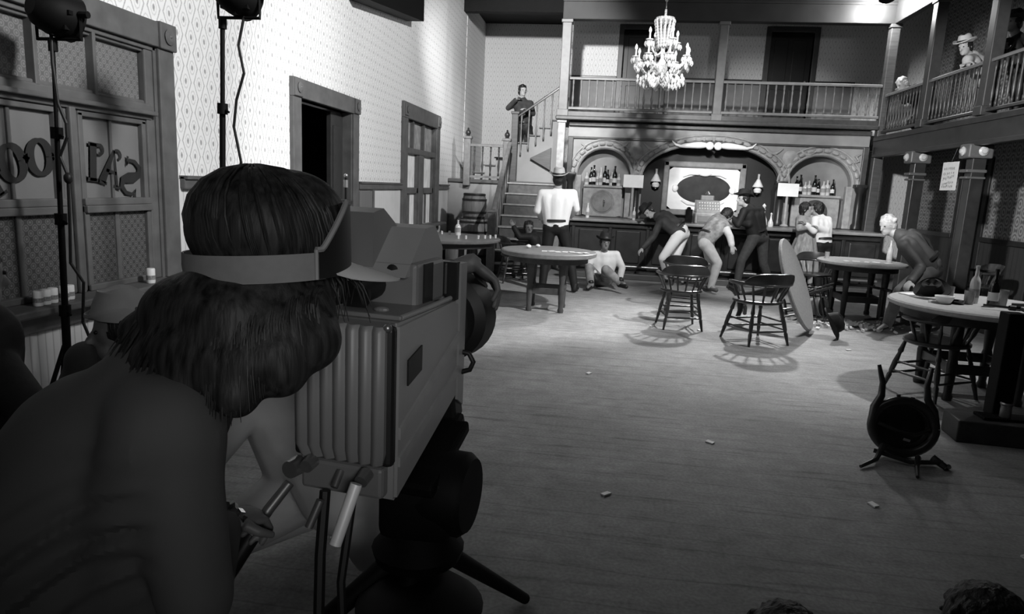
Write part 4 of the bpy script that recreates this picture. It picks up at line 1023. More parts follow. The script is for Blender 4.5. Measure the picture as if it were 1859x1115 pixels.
# left table items
bottle(-2.20, 10.1, .76, 'squat', M_glassL, 'white bottle standing on the far left table', .95)
for i, (a, b) in enumerate(((-2.35, 10.2), (-2.46, 10.15), (-1.80, 9.65), (-1.72, 9.75), (-1.66, 9.85), (-1.6, 9.97), (-1.95, 9.5), (-2.05, 9.45))):
    tumbler(a, b, .76, 'one of the small pale glasses scattered on the far left table', .45, M_glassL, 'small glasses scattered on the far left table')
# back right table items
bottle(3.78, 9.62, .76, 'wine', M_tum, 'single bottle at the right edge of the round table near the bar', .95)
for i in range(5): tag(MB().box((3.2 + i * .13, 9.5 + .06 * math.sin(i * 3), .762), (.06, .09, .003), Euler((0, 0, i * 1.3))).build('playing_card', M_paper), 'one of the cards on the round table near the bar', 'playing card', 'cards on the round table near the bar')
tumbler(3.03, 9.75, .76, 'small glass at the left edge of the round table near the bar', .8, M_tum)
# debris
deb = MB()
for i in range(280):
    r_ = abs(random.gauss(0, .22)); a = random.uniform(0, 2 * PI); s = random.uniform(.016, .05)
    deb.box((3.10 + r_ * 1.4 * math.cos(a), 8.85 + r_ * .9 * math.sin(a), .012 + s * .3), (s, s * random.uniform(.5, 1.2), s * .5), Euler((random.uniform(-.6, .6), random.uniform(-.6, .6), a)))
o = deb.build('broken_crockery', mat('pale_debris', .85, .6, var=.25, scale=30)); tag(o, 'heap of pale broken bits on the floor below the overturned chairs', 'debris'); o['kind'] = 'stuff'
o = thing('bucket', 'pale ribbed bucket lying under the overturned chair', 'bucket', (2.72, 9.35, 0)); MB().lathe([(0, 0), (.10, 0), (.135, .24), (.125, .24), (.095, .02), (0, .02)], (2.72, 9.35, .14), (.5, -.5, .1), 24).build('bucket_body', mat('ribbed_pail', .45, .4, var=.4, scale=30, stretch=(1, 1, .1)), o, True)
for i, (x, y) in enumerate(((0.62, 7.9), (1.15, 7.85), (2.62, 7.35), (1.47, 3.50), (1.98, 3.1), (1.55, 2.6), (.1, 3.3), (.75, 4.2), (-.05, 5.6), (2.35, 3.7))):
    tag(MB().box((x, y, .006), (.05, .03, .008), Euler((0.1, 0, i * 1.7))).build('paper_scrap', M_paper), 'one of the small white scraps lying on the open floor', 'paper scrap', 'white scraps on the open floor')
for o_ in list(C.objects):
    if o_.name.startswith('white_ball'): o_.name = 'paper_lump'

# broken chair seat standing on its edge
bc = thing('broken_chair', 'broken wooden chair tipped up, oval seat towards us and two prongs raised', 'chair', (1.91, 4.3, 0))
def S(x, z, y=0): # local frame, x right z up, leaning back a little
    return Vector((1.91 + x, 4.25 + y + z * .25, z))
N = 36
ov = lambda k, zz=.185, yy=0: [S(.185 * k * math.cos(2 * PI * i / N), zz + .155 * k * math.sin(2 * PI * i / N), yy) for i in range(N + 1)]
MB().tube(ov(1.0), .028, 10, False).build('seat_rim', M_chair, bc, True)
MB().tube(ov(.86, yy=.03), .018, 8, False).build('inner_rim', M_chair, bc, True)
mb = MB(); c0 = mb.bm.verts.new(S(0, .185, .085)); rg = [mb.bm.verts.new(p) for p in ov(.9, yy=.07)[:-1]]; rb = [mb.bm.verts.new(p) for p in ov(.9, yy=.10)[:-1]]; c1 = mb.bm.verts.new(S(0, .185, .11))
for i in range(N):
    j = (i + 1) % N; mb.bm.faces.new((c0, rg[i], rg[j])); mb.bm.faces.new((rg[i], rb[i], rb[j], rg[j])); mb.bm.faces.new((c1, rb[j], rb[i]))
mb.build('seat_panel', M_dark, bc, True)
MB().tube([S(-.15, .20, -.01), S(-.05, .17, -.04), S(.06, .155, -.04), S(.15, .18, -.01)], .011, 8).build('front_bar', M_chair, bc, True)
for s, t in ((-1, .12), (1, .02)):
    MB().tube([S(s * .185, .20), S(s * .17, .29), S(s * .135, .36), S(s * .13, .44), S(s * .145 - .0, .50), S(s * (.155), .545)], [.026, .028, .022, .018, .014, .011], 10).build('prong', M_chair, bc, True)
MB().cone(S(-.03, .335), S(-.035, .375), .012).cone(S(.045, .33), S(.05, .365), .012).build('dowel_stubs', M_chair, bc, True)
MB().tube([(1.72, 4.20, .05), (1.9, 4.12, .025), (2.08, 4.12, .04)], .014, 8).build('lower_rail', M_chair, bc, True)
MB().tube([(1.78, 4.22, .08), (1.70, 4.10, .03), (1.58, 4.0, .015)], [.02, .014, .010], 8).tube([(1.95, 4.14, .05), (1.90, 4.03, .03), (1.86, 3.92, .014)], [.018, .013, .010], 8).tube([(2.04, 4.16, .05), (2.09, 4.10, .02), (2.12, 4.13, .015)], [.024, .02, .016], 8).build('splayed_legs', M_chair, bc, True)
MB().box((1.93, 4.27, .11), (.04, .006, .015), Euler((.25, .2, 0))).build('paper_tag', M_paper, bc)

# dark stand post at right
sp = thing('set_stand', 'heavy black post on a long wooden base at the right edge', 'stand', (2.74, 4.88, 0))
MB().box((3.12, 4.72, .075), (1.42, .26, .15), Euler((0, 0, -.08)), .01).build('base_beam', mat('stand_base_wood', 0.035, .6, var=.3), sp)
MB().bb(2.68, 2.80, 4.80, 4.92, .15, .86, .008).build('post', M_black, sp)
MB().bb(2.58, 2.92, 4.70, 4.84, .15, .17, .004).build('foot_plate', M_black, sp)
MB().cone((2.735, 4.755, .15), (2.735, 4.755, .27), .035, .033, 16).lathe([(.036, 0), (.04, .01), (.036, .02)], (2.735, 4.755, .25)).build('silver_clamp', mat('brushed_can', .22, .3, .6, var=.2), sp, True)

# paper notice with scribbled writing hanging from the right balcony
nt_ = thing('paper_notice', 'pale hand-lettered notice hanging by the right gallery post', 'notice', (4.75, 10.2, 2.0))
XN = 4.60; YN0, YN1, ZN0, ZN1 = 9.93, 10.36, 1.75, 2.13
MB().bb(XN - .003, XN + .003, YN0, YN1, ZN0, ZN1).build('sheet', mat('notice_sheet', .50, .7, var=.06), nt_)
mb = MB()
def line(z, n, h, sl):
    for i in range(n):
        y = YN1 - .06 - (YN1 - YN0 - .12) * (i / n); x = XN - .005
        for q in range(3):
            p = (x, y - q * .006 * random.uniform(.5, 1.5), z + sl * (i / n) + random.uniform(-.3, .3) * h); r = (x, p[1] - random.uniform(-.014, .014), p[2] + random.uniform(.5, 1) * h)
            mb.tube([p, r], .0035, 4)
line(2.03, 7, .03, .0); line(1.96, 6, .028, .02); line(1.885, 8, .035, .05); line(1.82, 8, .03, .03); line(1.79, 7, .03, .0)
mb.build('handwriting', mat('faded_ink', .14, .6), nt_)
MB().tube([(XN, (YN0 + YN1) / 2, ZN1), (4.66, (YN0 + YN1) / 2, 2.34)], .003, 6).build('string', M_rub, nt_)
for yy in col_y[:2]: pass

# ---------------------------------------------------------------- television camera
TC = thing('television_camera', 'large grey television camera with ribbed back cover in the foreground', 'camera', (-0.595, 1.47, 0.87), rot=(0, 0, -.13))
M_cam = mat('camera_grey_enamel', 0.16, .42, var=.06, scale=5); M_cam2 = mat('camera_light_grey', 0.26, .4, var=.05, scale=4)
M_cd = mat('camera_dark_trim', .012, .45)
mb = MB()
prof = []
nr = 7; W = .236
for i in range(nr * 6 + 1):
    u = -W / 2 + W * i / (nr * 6); ph = (i / 6.0) % 1.0
    prof.append((u, -.012 * (0.5 - 0.5 * math.cos(2 * PI * ph)) ** .6))
pts = [(a, b) for a, b in prof] + [(W / 2, .05), (-W / 2, .05)]
# ribs: extruded profile with a chamfered bottom
A = []
for z, k in ((0.0, .93), (.03, 1.0), (.325, 1.0), (.338, .985)):
    A.append([mb.bm.verts.new((a * k, b + (.01 if k < .99 else 0), z)) for a, b in pts])
for a, b in zip(A, A[1:]):
    n = len(a)
    for i in range(n): mb.bm.faces.new((a[i], a[(i + 1) % n], b[(i + 1) % n], b[i]))
mb.bm.faces.new(A[0]); mb.bm.faces.new(A[-1]); mb.build('ribbed_rear_cover', M_cam, TC, True, True)
MB().box((0, .03, .165), (.262, .035, .345), None, .012).build('rear_frame', M_cd, TC, False, True)
MB().sph((.118, .012, .335), (.011, .011, .011)).sph((-.118, .012, .335), .014).build('corner_screws', M_metal, TC, True, True)
# side/body
mb = MB()
mb.prism([(.05, -.11), (.05, .338), (.40, .335), (.47, .33), (.47, .04)], (-.128, 0, 0), (0, 1, 0), (0, 0, 1), (.256, 0, 0))
bmesh.ops.bevel(mb.bm, geom=list(mb.bm.edges), offset=.008, segments=2, affect='EDGES'); mb.build('body', M_cam2, TC, False, True)
MB().prism([(.0, 0), (.41, .16), (.41, .19), (.0, .03)], (.128, .06, .05), (0, 1, 0), (0, 0, 1), (.006, 0, 0)).prism([(.0, 0), (.41, .13), (.41, .155), (.0, .025)], (.128, .06, -.02), (0, 1, 0), (0, 0, 1), (.006, 0, 0)).build('diagonal_stripes', mat('camera_stripe', .27, .4), TC, False, True)
MB().prism([(0, 0), (.085, .02), (.085, .085), (0, .065)], (.130, .10, .175), (0, 1, 0), (0, 0, 1), (.004, 0, 0)).build('side_badge', M_cd, TC, False, True)
mb = MB()   # front plate, taller than the body
mb.prism([(.47, .03), (.47, .44), (.52, .44), (.52, .0)], (-.13, 0, 0), (0, 1, 0), (0, 0, 1), (.262, 0, 0))
mb.build('front_plate', M_cam2, TC, False, True)
MB().box((.0, .455, .395), (.20, .03, .10), None, .008).box((.11, .46, .39), (.03, .03, .11)).build('dark_front_gasket', M_cd, TC, False, True)
MB().tube([(.115, .09, .345), (.12, .25, .345), (.118, .42, .345)], .007, 8).build('edge_rail', M_cam2, TC, True, True)
MB().box((.02, .20, .345), (.20, .24, .012), None, .004).sph((.05, .12, .355), (.02, .012, .008)).build('top_cover', M_cam, TC, False, True)
# viewfinder
vf = MB().box((.015, .33, .40), (.16, .20, .12), None, .012).build('viewfinder', M_cam, TC, False, True)
MB().prism([(0, 0), (.13, .12), (.20, .125), (.26, .06), (.26, 0)], (-.075, .20, .425), (0, 1, 0), (0, 0, 1), (.15, 0, 0)).build('viewfinder_wedge', M_cam2, vf, False, True)
MB().bb(.0955, .100, .27, .33, .345, .455).build('dark_strap', M_cd, vf, False, True)
MB().prism([(0, -.08), (0, .125), (.06, .135), (.26, .02), (.26, -.08)], (-.17, .22, .46), (0, 1, 0), (0, 0, 1), (.145, 0, 0)).build('viewfinder_hood', M_cam, vf, False, True)
MB().cone((-.03, .15, .385), (-.03, .24, .40), .030, .04, 16).cone((-.03, .13, .38), (-.03, .16, .386), .042, .032, 16).build('eyepiece', M_rub, vf, True, True)
MB().lathe([(.0, 0), (.014, 0), (.016, .006), (.0, .01)], (.03, .226, .44), (0, -1, 0), 14).build('screw_cap', M_cd, vf, True, True)
# lens
MB().lathe([(.0, 0), (.085, 0), (.09, .05), (.115, .07), (.12, .16), (.11, .17), (.10, .12), (0, .10)], (.035, .52, .25), (0, 1, 0), 32, 1.22, 1.22).build('lens', M_rub, TC, True, True)
for i in range(1): pass
MB().tube([(.12, .505, .17), (.15, .51, .165), (.165, .51, .14), (.155, .51, .115), (.125, .505, .105)], .008, 10).build('ring_handle', M_rub, TC, True, True)
MB().box((.10, .50, .01), (.05, .07, .12), Euler((.3, 0, 0)), .01).box((.12, .49, -.06), (.05, .06, .06), Euler((.5, 0, 0)), .01).build('front_bracket', M_cd, TC, False, True)
# underside: rear latch and control knobs
MB().box((.0, .03, -.05), (.22, .04, .08), None, .01).build('rear_connector_panel', M_cam, TC, False, True)
for a_, b_, r_ in (((-.07, -.0, -.01), (-.07, -.03, -.015), .018), ((.075, -.0, -.02), (.075, -.03, -.03), .018), ((-.0, .01, -.03), (.0, -.02, -.06), .010), ((-.112, .01, -.03), (-.115, -.03, -.03), .024)): MB().cone(a_, b_, r_, r_ * .9, 14).build('knob', M_metal, TC, True, True)
# tripod / fluid head
TP = thing('camera_tripod', 'dark camera tripod with fluid head and chrome rod under the television camera', 'tripod', (-0.50, 1.65, 0))
MB().box((-.47, 1.74, .795), (.20, .30, .04), Euler((.30, 0, -.13)), .01).build('mounting_plate', M_black, TP)
mb = MB().lathe([(.0, -.09), (.10, -.09), (.115, -.07), (.115, .07), (.10, .09), (0, .09)], (-.40, 1.72, .70), (.96, -.13, 0), 28).box((-.45, 1.72, .68), (.20, .22, .18), None, .03)
mb.lathe([(.12, 0), (.13, .03), (.09, .08), (.07, .1)], (-.46, 1.72, .50)).build('fluid_head', M_black, TP, True)
MB().cone((-.52, 1.39, .855), (-.552, 1.345, .725), .014, .014, 14).build('chrome_rod', mat('rod_reflection_tone', .9, .4, .2, var=.05), TP, True)  # pale, barely metallic colour stands in for the reflection on the chrome
MB().cone((-.61, 1.40, .80), (-.63, 1.38, .74), .010, .010).build('small_rod', M_metal, TP, True)
MB().tube([(-.70, 1.43, .82), (-.74, 1.40, .76), (-.84, 1.28, .56)], [.012, .013, .014], 12).build('pan_handle', M_metal, TP, True)
MB().tube([(-.765, 1.37, .71), (-.88, 1.22, .48), (-.95, 1.14, .34)], [.021, .024, .022], 12).build('pan_handle_grip', M_rub, TP, True)
for k, (tx, ty) in enumerate(((-1.05, 1.35), (-.45, 1.15), (-.2, 2.3))):
    MB().cone((-.46 + (tx + .46) * .1, 1.72 + (ty - 1.72) * .1, .50), (tx, ty, .02), .030, .020, 12).build('leg', M_black, TP, True)
MB().lathe([(.0, 0), (.16, 0), (.17, .03), (.12, .07), (.0, .08)], (-.42, 1.60, .40), n=28).build('spreader_bowl', M_black, TP, True)
MB().tube([(-.62, 1.45, .80), (-.62, 1.42, .65), (-.60, 1.36, .45), (-.55, 1.3, .2), (-.5, 1.3, 0.02)], .014, 8).tube([(-.55, 1.45, .80), (-.56, 1.40, .6), (-.52, 1.33, .3), (-.4, 1.3, .02)], .011, 8).build('hanging_cables', M_rub, TP, True)

# joint positions of the figures in the room, metres
PJ = {'hatman': {'H': (-0.72, 10.15, 1.66),
 'N': (-0.73, 10.15, 1.52),
 'C': (-0.73, 10.12, 1.34),
 'P': (-0.72, 10.10, 1.00),
 'SL': (-0.95, 10.10, 1.44),
 'SR': (-0.50, 10.15, 1.46),
 'EL': (-1.01, 10.10, 1.19),
 'ER': (-0.44, 10.25, 1.24),
 'WL': (-0.96, 10.40, 1.07),
 'WR': (-0.55, 10.50, 1.11),
 'HL': (-0.81, 10.10, 0.95),
 'HR': (-0.63, 10.10, 0.95),
 'KL': (-0.85, 10.10, 0.50),
 'KR': (-0.49, 10.15, 0.52),
 'AL': (-0.87, 10.05, 0.07),
 'AR': (-0.39, 10.10, 0.08),
 'TL': (-0.93, 10.30, -0.00),
 'TR': (-0.35, 10.30, 0.01)}, 'sitter': {'H': (0.02, 10.90, 0.71),
 'N': (0.02, 10.95, 0.57),
 'C': (0.02, 11.00, 0.40),
 'P': (0.00, 11.05, 0.13),
 'SL': (-0.17, 10.95, 0.50),
 'SR': (0.21, 11.00, 0.52),
 'EL': (-0.22, 10.80, 0.32),
 'ER': (0.32, 10.95, 0.33),
 'WL': (-0.11, 10.60, 0.25),
 'WR': (0.29, 10.75, 0.18),
 'HL': (-0.07, 10.95, 0.12),
 'HR': (0.09, 10.95, 0.13),
 'KL': (-0.20, 10.60, 0.33),
 'KR': (0.06, 10.40, 0.34),
 'AL': (-0.16, 10.50, 0.08),
 'AR': (0.29, 10.35, 0.16),
 'TL': (-0.20, 10.30, 0.06),
 'TR': (0.35, 10.25, 0.16)}, 'thrown': {'H': (0.72, 11.90, 1.20),
 'N': (0.84, 11.85, 1.15),
 'C': (1.02, 11.80, 1.10),
 'P': (1.26, 11.70, 0.93),
 'SL': (0.90, 11.60, 1.04),
 'SR': (0.98, 12.00, 1.18),
 'EL': (0.81, 11.50, 0.81),
 'ER': (0.87, 12.20, 1.08),
 'WL': (0.64, 11.40, 0.62),
 'WR': (0.70, 12.20, 1.05),
 'HL': (1.22, 11.60, 0.85),
 'HR': (1.32, 11.80, 0.87),
 'KL': (0.99, 11.50, 0.47),
 'KR': (1.21, 11.75, 0.44),
 'AL': (1.12, 11.75, 0.10),
 'AR': (1.44, 11.90, 0.11),
 'TL': (1.03, 11.60, 0.05),
 'TR': (1.36, 11.70, 0.06)}, 'bent': {'H': (1.91, 11.30, 1.22),
 'N': (1.86, 11.25, 1.17),
 'C': (1.74, 11.15, 1.09),
 'P': (1.59, 11.05, 0.86),
 'SL': (1.85, 11.00, 1.07),
 'SR': (1.81, 11.35, 1.20),
 'EL': (1.93, 10.90, 0.91),
 'ER': (2.02, 11.60, 1.14),
 'WL': (1.95, 10.80, 0.79),
 'WR': (2.12, 11.80, 1.09),
 'HL': (1.57, 10.95, 0.79),
 'HR': (1.64, 11.15, 0.79),
 'KL': (1.79, 10.95, 0.49),
 'KR': (1.72, 11.20, 0.44),
 'AL': (1.73, 11.00, 0.11),
 'AR': (1.65, 11.30, 0.10),
 'TL': (1.79, 10.85, 0.08),
 'TR': (1.70, 11.15, 0.07)}, 'blackhat': {'H': (2.24, 11.80, 1.49),
 'N': (2.33, 11.80, 1.40),
 'C': (2.42, 11.80, 1.20),
 'P': (2.53, 11.80, 0.93),
 'SL': (2.23, 11.60, 1.30),
 'SR': (2.57, 11.95, 1.32),
 'EL': (2.14, 11.50, 1.08),
 'ER': (2.33, 11.60, 1.09),
 'WL': (2.06, 11.60, 1.19),
 'WR': (2.13, 11.75, 1.12),
 'HL': (2.45, 11.70, 0.87),
 'HR': (2.63, 11.90, 0.87),
 'KL': (2.27, 11.60, 0.49),
 'KR': (2.69, 11.90, 0.44),
 'AL': (2.24, 11.60, 0.09),
 'AR': (2.87, 12.00, 0.08),
 'TL': (2.14, 11.50, 0.04),
 'TR': (2.75, 11.85, 0.03)}, 'woman': {'H': (3.30, 12.00, 1.37),
 'N': (3.31, 12.00, 1.27),
 'C': (3.32, 12.00, 1.15),
 'P': (3.34, 11.95, 0.88),
 'SL': (3.21, 11.95, 1.21),
 'SR': (3.43, 12.05, 1.22),
 'EL': (3.17, 11.80, 1.06),
 'ER': (3.56, 12.20, 1.12),
 'WL': (3.31, 11.75, 1.10),
 'WR': (3.62, 12.20, 1.18),
 'HL': (3.29, 11.95, 0.83),
 'HR': (3.41, 11.95, 0.83),
 'KL': (3.30, 11.85, 0.47),
 'KR': (3.44, 11.90, 0.47),
 'AL': (3.37, 11.85, 0.10),
 'AR': (3.49, 11.90, 0.09),
 'TL': (3.28, 11.70, 0.06),
 'TR': (3.40, 11.70, 0.06)}, 'whiteshirt': {'H': (3.51, 12.10, 1.38),
 'N': (3.56, 12.10, 1.29),
 'C': (3.60, 12.05, 1.12),
 'P': (3.63, 12.00, 0.84),
 'SL': (3.46, 11.95, 1.21),
 'SR': (3.70, 12.10, 1.21),
 'EL': (3.40, 11.75, 1.03),
 'ER': (3.65, 11.95, 1.03),
 'WL': (3.27, 11.75, 1.13),
 'WR': (3.41, 11.80, 1.10),
 'HL': (3.57, 11.95, 0.79),
 'HR': (3.69, 12.00, 0.79),
 'KL': (3.58, 11.95, 0.44),
 'KR': (3.72, 11.95, 0.45),
 'AL': (3.63, 11.95, 0.08),
 'AR': (3.77, 11.95, 0.07),
 'TL': (3.50, 11.80, 0.06),
 'TR': (3.63, 11.75, 0.04)}, 'blond': {'H': (3.29, 8.55, 1.28),
 'N': (3.39, 8.50, 1.21),
 'C': (3.51, 8.45, 1.10),
 'P': (3.74, 8.40, 0.87),
 'SL': (3.37, 8.25, 1.08),
 'SR': (3.61, 8.65, 1.19),
 'EL': (3.55, 8.15, 0.84),
 'ER': (3.84, 8.80, 1.10),
 'WL': (3.35, 7.90, 0.70),
 'WR': (3.99, 8.90, 0.91),
 'HL': (3.67, 8.30, 0.78),
 'HR': (3.86, 8.55, 0.79),
 'KL': (3.33, 8.05, 0.57),
 'KR': (3.87, 8.50, 0.42),
 'AL': (3.34, 8.30, 0.14),
 'AR': (4.07, 8.75, 0.10),
 'TL': (3.17, 8.10, 0.10),
 'TR': (3.94, 8.60, 0.07)}, 'stairman': {'H': (-1.86, 14.30, 3.45),
 'N': (-1.84, 14.30, 3.30),
 'C': (-1.82, 14.30, 3.07),
 'P': (-1.80, 14.30, 2.77),
 'SL': (-1.96, 14.20, 3.20),
 'SR': (-1.69, 14.35, 3.21),
 'EL': (-2.12, 14.15, 3.09),
 'ER': (-1.61, 14.20, 3.00),
 'WL': (-1.95, 14.05, 3.25),
 'WR': (-1.73, 14.05, 3.05),
 'HL': (-1.87, 14.30, 2.71),
 'HR': (-1.72, 14.30, 2.71),
 'KL': (-1.87, 14.25, 2.47),
 'KR': (-1.65, 14.25, 2.53),
 'AL': (-1.90, 14.30, 2.22),
 'AR': (-1.61, 14.30, 2.38),
 'TL': (-1.95, 14.15, 2.15),
 'TR': (-1.66, 14.15, 2.32)}, 'stairman2': {'H': (-1.35, 12.10, 0.81),
 'N': (-1.27, 12.10, 0.73),
 'C': (-1.15, 12.05, 0.62),
 'P': (-1.07, 12.00, 0.36),
 'SL': (-1.29, 11.85, 0.67),
 'SR': (-1.07, 12.20, 0.68),
 'EL': (-1.47, 11.80, 0.66),
 'ER': (-1.00, 12.20, 0.48),
 'WL': (-1.58, 11.80, 0.83),
 'WR': (-1.06, 12.00, 0.33),
 'HL': (-1.15, 11.95, 0.30),
 'HR': (-1.02, 12.05, 0.30),
 'KL': (-1.40, 11.50, 0.39),
 'KR': (-1.23, 11.45, 0.33),
 'AL': (-1.50, 11.30, 0.01),
 'AR': (-1.26, 11.30, 0.03),
 'TL': (-1.59, 11.10, -0.01),
 'TR': (-1.35, 11.05, -0.00)}, 'balconyhat': {'H': (4.93, 11.00, 3.79),
 'N': (5.04, 11.05, 3.71),
 'C': (5.20, 11.15, 3.59),
 'P': (5.48, 11.30, 3.36),
 'SL': (4.92, 10.85, 3.59),
 'SR': (5.22, 11.20, 3.69),
 'EL': (4.87, 10.75, 3.41),
 'ER': (5.24, 11.10, 3.49),
 'WL': (4.77, 10.60, 3.45),
 'WR': (4.92, 10.75, 3.51),
 'HL': (5.37, 11.20, 3.27),
 'HR': (5.56, 11.40, 3.32),
 'KL': (5.26, 11.00, 3.00),
 'KR': (5.45, 11.10, 3.02),
 'AL': (5.47, 11.20, 2.76),
 'AR': (5.64, 11.40, 2.78),
 'TL': (5.23, 11.00, 2.70),
 'TR': (5.44, 11.20, 2.73)}, 'balconybent': {'H': (4.91, 13.00, 3.57),
 'N': (5.03, 13.00, 3.51),
 'C': (5.16, 13.00, 3.44),
 'P': (5.34, 13.00, 3.15),
 'SL': (5.00, 12.85, 3.42),
 'SR': (5.19, 13.15, 3.54),
 'EL': (4.91, 12.80, 3.26),
 'ER': (5.18, 13.20, 3.32),
 'WL': (4.84, 12.80, 3.37),
 'WR': (4.99, 13.10, 3.39),
 'HL': (5.28, 12.90, 3.07),
 'HR': (5.43, 13.10, 3.11),
 'KL': (5.07, 12.80, 2.92),
 'KR': (5.28, 13.10, 2.98),
 'AL': (5.36, 13.00, 2.75),
 'AR': (5.48, 13.20, 2.78),
 'TL': (5.21, 12.90, 2.70),
 'TR': (5.34, 13.10, 2.73)}, 'balconydark': {'H': (5.19, 10.35, 3.97),
 'N': (5.26, 10.35, 3.83),
 'C': (5.32, 10.35, 3.64),
 'P': (5.40, 10.35, 3.32),
 'SL': (5.07, 10.15, 3.68),
 'SR': (5.55, 10.55, 3.78),
 'EL': (4.94, 10.00, 3.47),
 'ER': (5.64, 10.55, 3.56),
 'WL': (4.92, 9.95, 3.54),
 'WR': (5.38, 10.25, 3.40),
 'HL': (5.30, 10.25, 3.26),
 'HR': (5.52, 10.45, 3.29),
 'KL': (5.33, 10.25, 2.99),
 'KR': (5.55, 10.45, 3.02),
 'AL': (5.35, 10.25, 2.67),
 'AR': (5.59, 10.45, 2.70),
 'TL': (5.22, 10.15, 2.63),
 'TR': (5.46, 10.35, 2.66)}}

# ---------------------------------------------------------------- people
def V(p): return Vector(p)
def hand(mb, w_, fw, up, s=1.0, curl=.35, side=1):
    """palm, four fingers and a thumb; w_ wrist, fw pointing direction, up = back of hand"""
    fw = V(fw).normalized(); up = (V(up) - fw * V(up).dot(fw)).normalized(); sd = fw.cross(up) * side
    R = Matrix((sd, fw, up)).transposed()
    mb.sph(w_ + fw * .045 * s, (.040 * s, .052 * s, .017 * s), 10, R)
    mb.cone(w_ - fw * .01, w_ + fw * .02 * s, .027 * s, .026 * s, 10)
    for i, (ln, off) in enumerate(((.070, -.030), (.080, -.010), (.074, .010), (.056, .029))):
        b = w_ + fw * .080 * s + sd * off * s; a = curl * (1 + .15 * i)
        d1 = (fw * math.cos(a) - up * math.sin(a)); d2 = (fw * math.cos(a * 2.2) - up * math.sin(a * 2.2))
        m1 = b + d1 * ln * .5 * s; e = m1 + d2 * ln * .5 * s
        mb.tube([b - fw * .02 * s, b, m1, e], [.0105 * s, .0105 * s, .0095 * s, .0075 * s], 8); mb.sph(e, .0078 * s, 8); mb.sph(m1, .0096 * s, 8)
    b = w_ + fw * .025 * s - sd * .032 * s; m1 = b + (fw * .6 - sd * .7 - up * .25).normalized() * .035 * s; e = m1 + (fw * .9 - sd * .25 - up * .3).normalized() * .032 * s
    mb.tube([b, m1, e], [.014 * s, .012 * s, .009 * s], 8); mb.sph(e, .0092 * s, 8)
def cap(mb, a, b, ra, rb):
    mb.cone(a, b, ra, rb, 14); mb.sph(a, ra, 12); mb.sph(b, rb, 12)
def limbs(mb, J, k, part, s=1.0):
    """k = added clothing thickness"""
    if part in ('arms', 'sleeves'):
        for q in 'LR':
            S_, E_, W_ = V(J['S' + q]), V(J['E' + q]), V(J['W' + q])
            cap(mb, S_, E_, (.050 + k) * s, (.040 + k) * s); 
            if part == 'arms': cap(mb, E_, W_, (.040 + k) * s, (.027 + k) * s)
            else: cap(mb, E_, E_.lerp(W_, .93), (.041 + k) * s, (.033 + k) * s)
    if part == 'torso':
        N_, C_, P_ = V(J['N']), V(J['C']), V(J['P'])
        SL, SR, HL, HR = V(J['SL']), V(J['SR']), V(J['HL']), V(J['HR'])
        up = (N_ - P_).normalized(); base = N_ - up * .06
        cap(mb, SL, SR, (.052 + k) * s, (.052 + k) * s)
        for S_, H_ in ((SL, HL), (SR, HR)):
            a = S_.lerp(C_, .35) - up * .04; b = H_.lerp(P_, .25)
            cap(mb, a, a.lerp(b, .55), (.088 + k) * s, (.082 + k) * s); cap(mb, a.lerp(b, .55), b, (.082 + k) * s, (.092 + k) * s)
        cap(mb, base, C_, (.07 + k) * s, (.115 + k) * s); cap(mb, C_, P_, (.115 + k) * s, (.108 + k) * s)
    if part == 'legs':
        for q in 'LR':
            H_, K_, A_ = V(J['H' + q]), V(J['K' + q]), V(J['A' + q])
            cap(mb, H_, K_, (.086 + k) * s, (.056 + k) * s)
            c_ = K_.lerp(A_, .3); cap(mb, K_, c_, (.056 + k) * s, (.054 + k) * s); cap(mb, c_, A_, (.054 + k) * s, (.038 + k) * s)
        cap(mb, V(J['HL']), V(J['HR']), (.095 + k) * s, (.095 + k) * s)
def basis(face, up):
    up = V(up).normalized(); f = V(face); f = (f - up * f.dot(up)).normalized(); return f.cross(up), f, up
